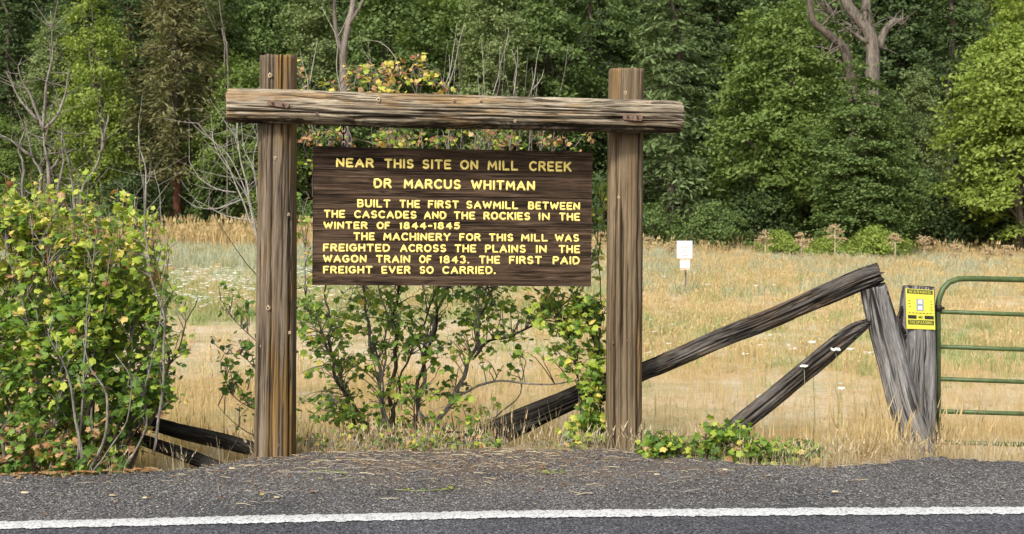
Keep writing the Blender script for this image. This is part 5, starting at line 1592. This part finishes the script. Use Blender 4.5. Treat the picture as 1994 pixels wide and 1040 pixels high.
scatter('dry_straw', 'bits of dry straw and fine twigs strewn on the road shoulder', 'litter', [straw(1), straw(2), straw(3)], P_, NR.uniform(.03, .16, len(P_)) * NR.uniform(.4, 1, len(P_)), [M['g_straw']])
def flat_leaf(seed):
    pv, pt = lobed_leaf(seed); pv = pv.copy(); pv[:, 2] = np.abs(pv[:, 2]) * 1.6 + .05
    return pv, pt
P_ = np.concatenate([sh_pts(330, 4.0, 1.3, -.3), sh_pts(60, 1.0, 2.2)])
scatter('fallen_leaves', 'small dry fallen leaves scattered on the road shoulder', 'leaves', [flat_leaf(4), flat_leaf(5)], P_, NR.uniform(.012, .035, len(P_)), [M['lf_rust']])
P_ = []
for _ in range(260):
    X = R.uniform(-4.8, -2.7); e_ = float(ye(np.array([X]))[0]); yy = e_ + R.gauss(.08, .12); P_.append((X, yy, .02 if yy < e_ - .02 else float(gz(X, yy)) + .04))
scatter('fallen_leaves', 'dry brown fallen leaves lying under the big left bush', 'leaves', [flat_leaf(6), flat_leaf(7)], np.array(P_), NR.uniform(.03, .065, len(P_)), [M['lf_rust']])

def twig(lab, L, r, mat, fork=None, leaf=None):
    def g_(px, py):
        Y = F * EYE / (py - HY); return at(px, py, Y) + Vector((0, 0, .022 + r))
    pts = [g_(*q) for q in L]
    t = thing('fallen_twig', lab, 'twig', pts[0])
    mb = MB(); mb.tube(pts, [r * (1 - .5 * k / (len(pts) - 1)) for k in range(len(pts))], 6)
    mb.obj('twig_stem', [mat], t)
    if fork:
        mb = MB(); mb.tube([g_(*q) for q in fork], [r * .6, r * .5, r * .3][:len(fork)], 5); mb.obj('side_shoot', [mat], t)
    if leaf:
        for (px, py, s, m, k) in leaf:
            pv, pt = (LEAVES + OVAL)[k % 4]
            c = g_(px, py)
            V = pv * s; V = V.copy(); V[:, 2] = np.abs(V[:, 2]) * 1.5 + .004
            a = R.uniform(0, 6.28); Rm = np.array([[math.cos(a), -math.sin(a), 0], [math.sin(a), math.cos(a), 0], [0, 0, 1]])
            mesh_obj('leaf', V @ Rm.T + np.array(c), [pt], M[m], t, None, False)
twig('dry twig with a curled tan leaf lying on gravel right below the left post', [(508, 970), (530, 966), (560, 962), (592, 962)], .005, M['stem_pale'], [(530, 966), (545, 972), (552, 975)], [(508, 969, .05, 'lf_rust', 3), (602, 966, .05, 'lf_rust', 0), (512, 973, .04, 'lf_yellow', 1)])
twig('bent brown twig on gravel below the left half of the board', [(738, 948), (752, 954), (762, 957), (752, 968), (742, 972)], .005, M['stem'], None)
twig('long thin straw-coloured stalk lying under the left end of the board', [(545, 926), (600, 926), (660, 927), (725, 930)], .0035, M['stem_pale'], [(640, 927), (655, 924), (668, 925)])
twig('grey stick on the brown soil near the foot of the middle bush', [(722, 915), (755, 918), (790, 921)], .005, M['stem'], None)
twig('pale dry stalk lying on gravel under the left bush edge', [(255, 955), (275, 952), (300, 941), (345, 943)], .0035, M['stem_pale'], None)
twig('small pale twig pair on gravel below the right post', [(1330, 966), (1352, 961), (1372, 960)], .0045, M['stem_pale'], [(1320, 962), (1330, 966), (1340, 964)])
twig('short forked pale twig on gravel left of the right post', [(1055, 958), (1062, 952), (1066, 948)], .0045, M['stem_pale'], None)
for lab, L, ext in (('long green sprig lying on the gravel under the board middle', [(768, 960), (810, 963), (850, 961), (885, 958)], [(872, 956), (880, 960), (862, 962), (888, 960), (820, 962), (845, 962), (790, 961), (876, 951)]),
               ('small green leafy sprig on the gravel left of the right post', [(1045, 926), (1065, 928), (1100, 925)], [(1060, 926), (1070, 929), (1092, 925), (1100, 928), (1052, 926), (1078, 927)]),
               ('faded green sprig on the gravel right of the left post', [(600, 926), (630, 923), (672, 928)], [(612, 925), (655, 926), (668, 930), (628, 940), (640, 924)])):
    twig(lab, L, .003, M['g_green'], None, [(a, b, .040, 'lf_lime' if R.random() < .5 else 'lf_green', k) for k, (a, b) in enumerate(ext)])
def chip(px, py, s, lab, mat='g_straw'):
    Y = F * EYE / (py - HY); c = at(px, py, Y) + Vector((0, 0, .018))
    V = [c + Vector((math.cos(a) * s * (1.6 if k % 2 else 1.2), math.sin(a) * s * .8, h)) for h in (0, .008) for k, a in enumerate([i * PI / 3 for i in range(6)])]
    V[6:] = [v.lerp(c + Vector((0, 0, .012)), .25) for v in V[6:]]
    mb = MB(); mb.add(V, [[i, (i + 1) % 6, 6 + (i + 1) % 6, 6 + i] for i in range(6)] + [[6, 7, 8, 9], [6, 9, 10, 11]])
    o = mb.obj('pale_stone', [M[mat]], None, False, origin=c); tag(o, lab, 'stone')
for px, py, s, lab in ((1280, 929, .018, 'pale tan stone chip on gravel just right of the right post'), (1413, 920, .014, 'small tan chip on gravel below the green creeper'), (1627, 963, .018, 'cream stone chip near the white line right of centre'),
                       (50, 965, .022, 'pale flat chip on gravel at far left'), (220, 970, .018, 'whitish chip on gravel left of centre near the line'), (283, 975, .013, 'small pale chip just right of the whitish one'), (453, 917, .02, 'dusty white chip at the gravel edge left of the left post'), (540, 974, .016, 'cream chip beside the dry twig under the left post')):
    chip(px, py, s, lab, 'wood_pale' if s < .016 else 'g_straw')
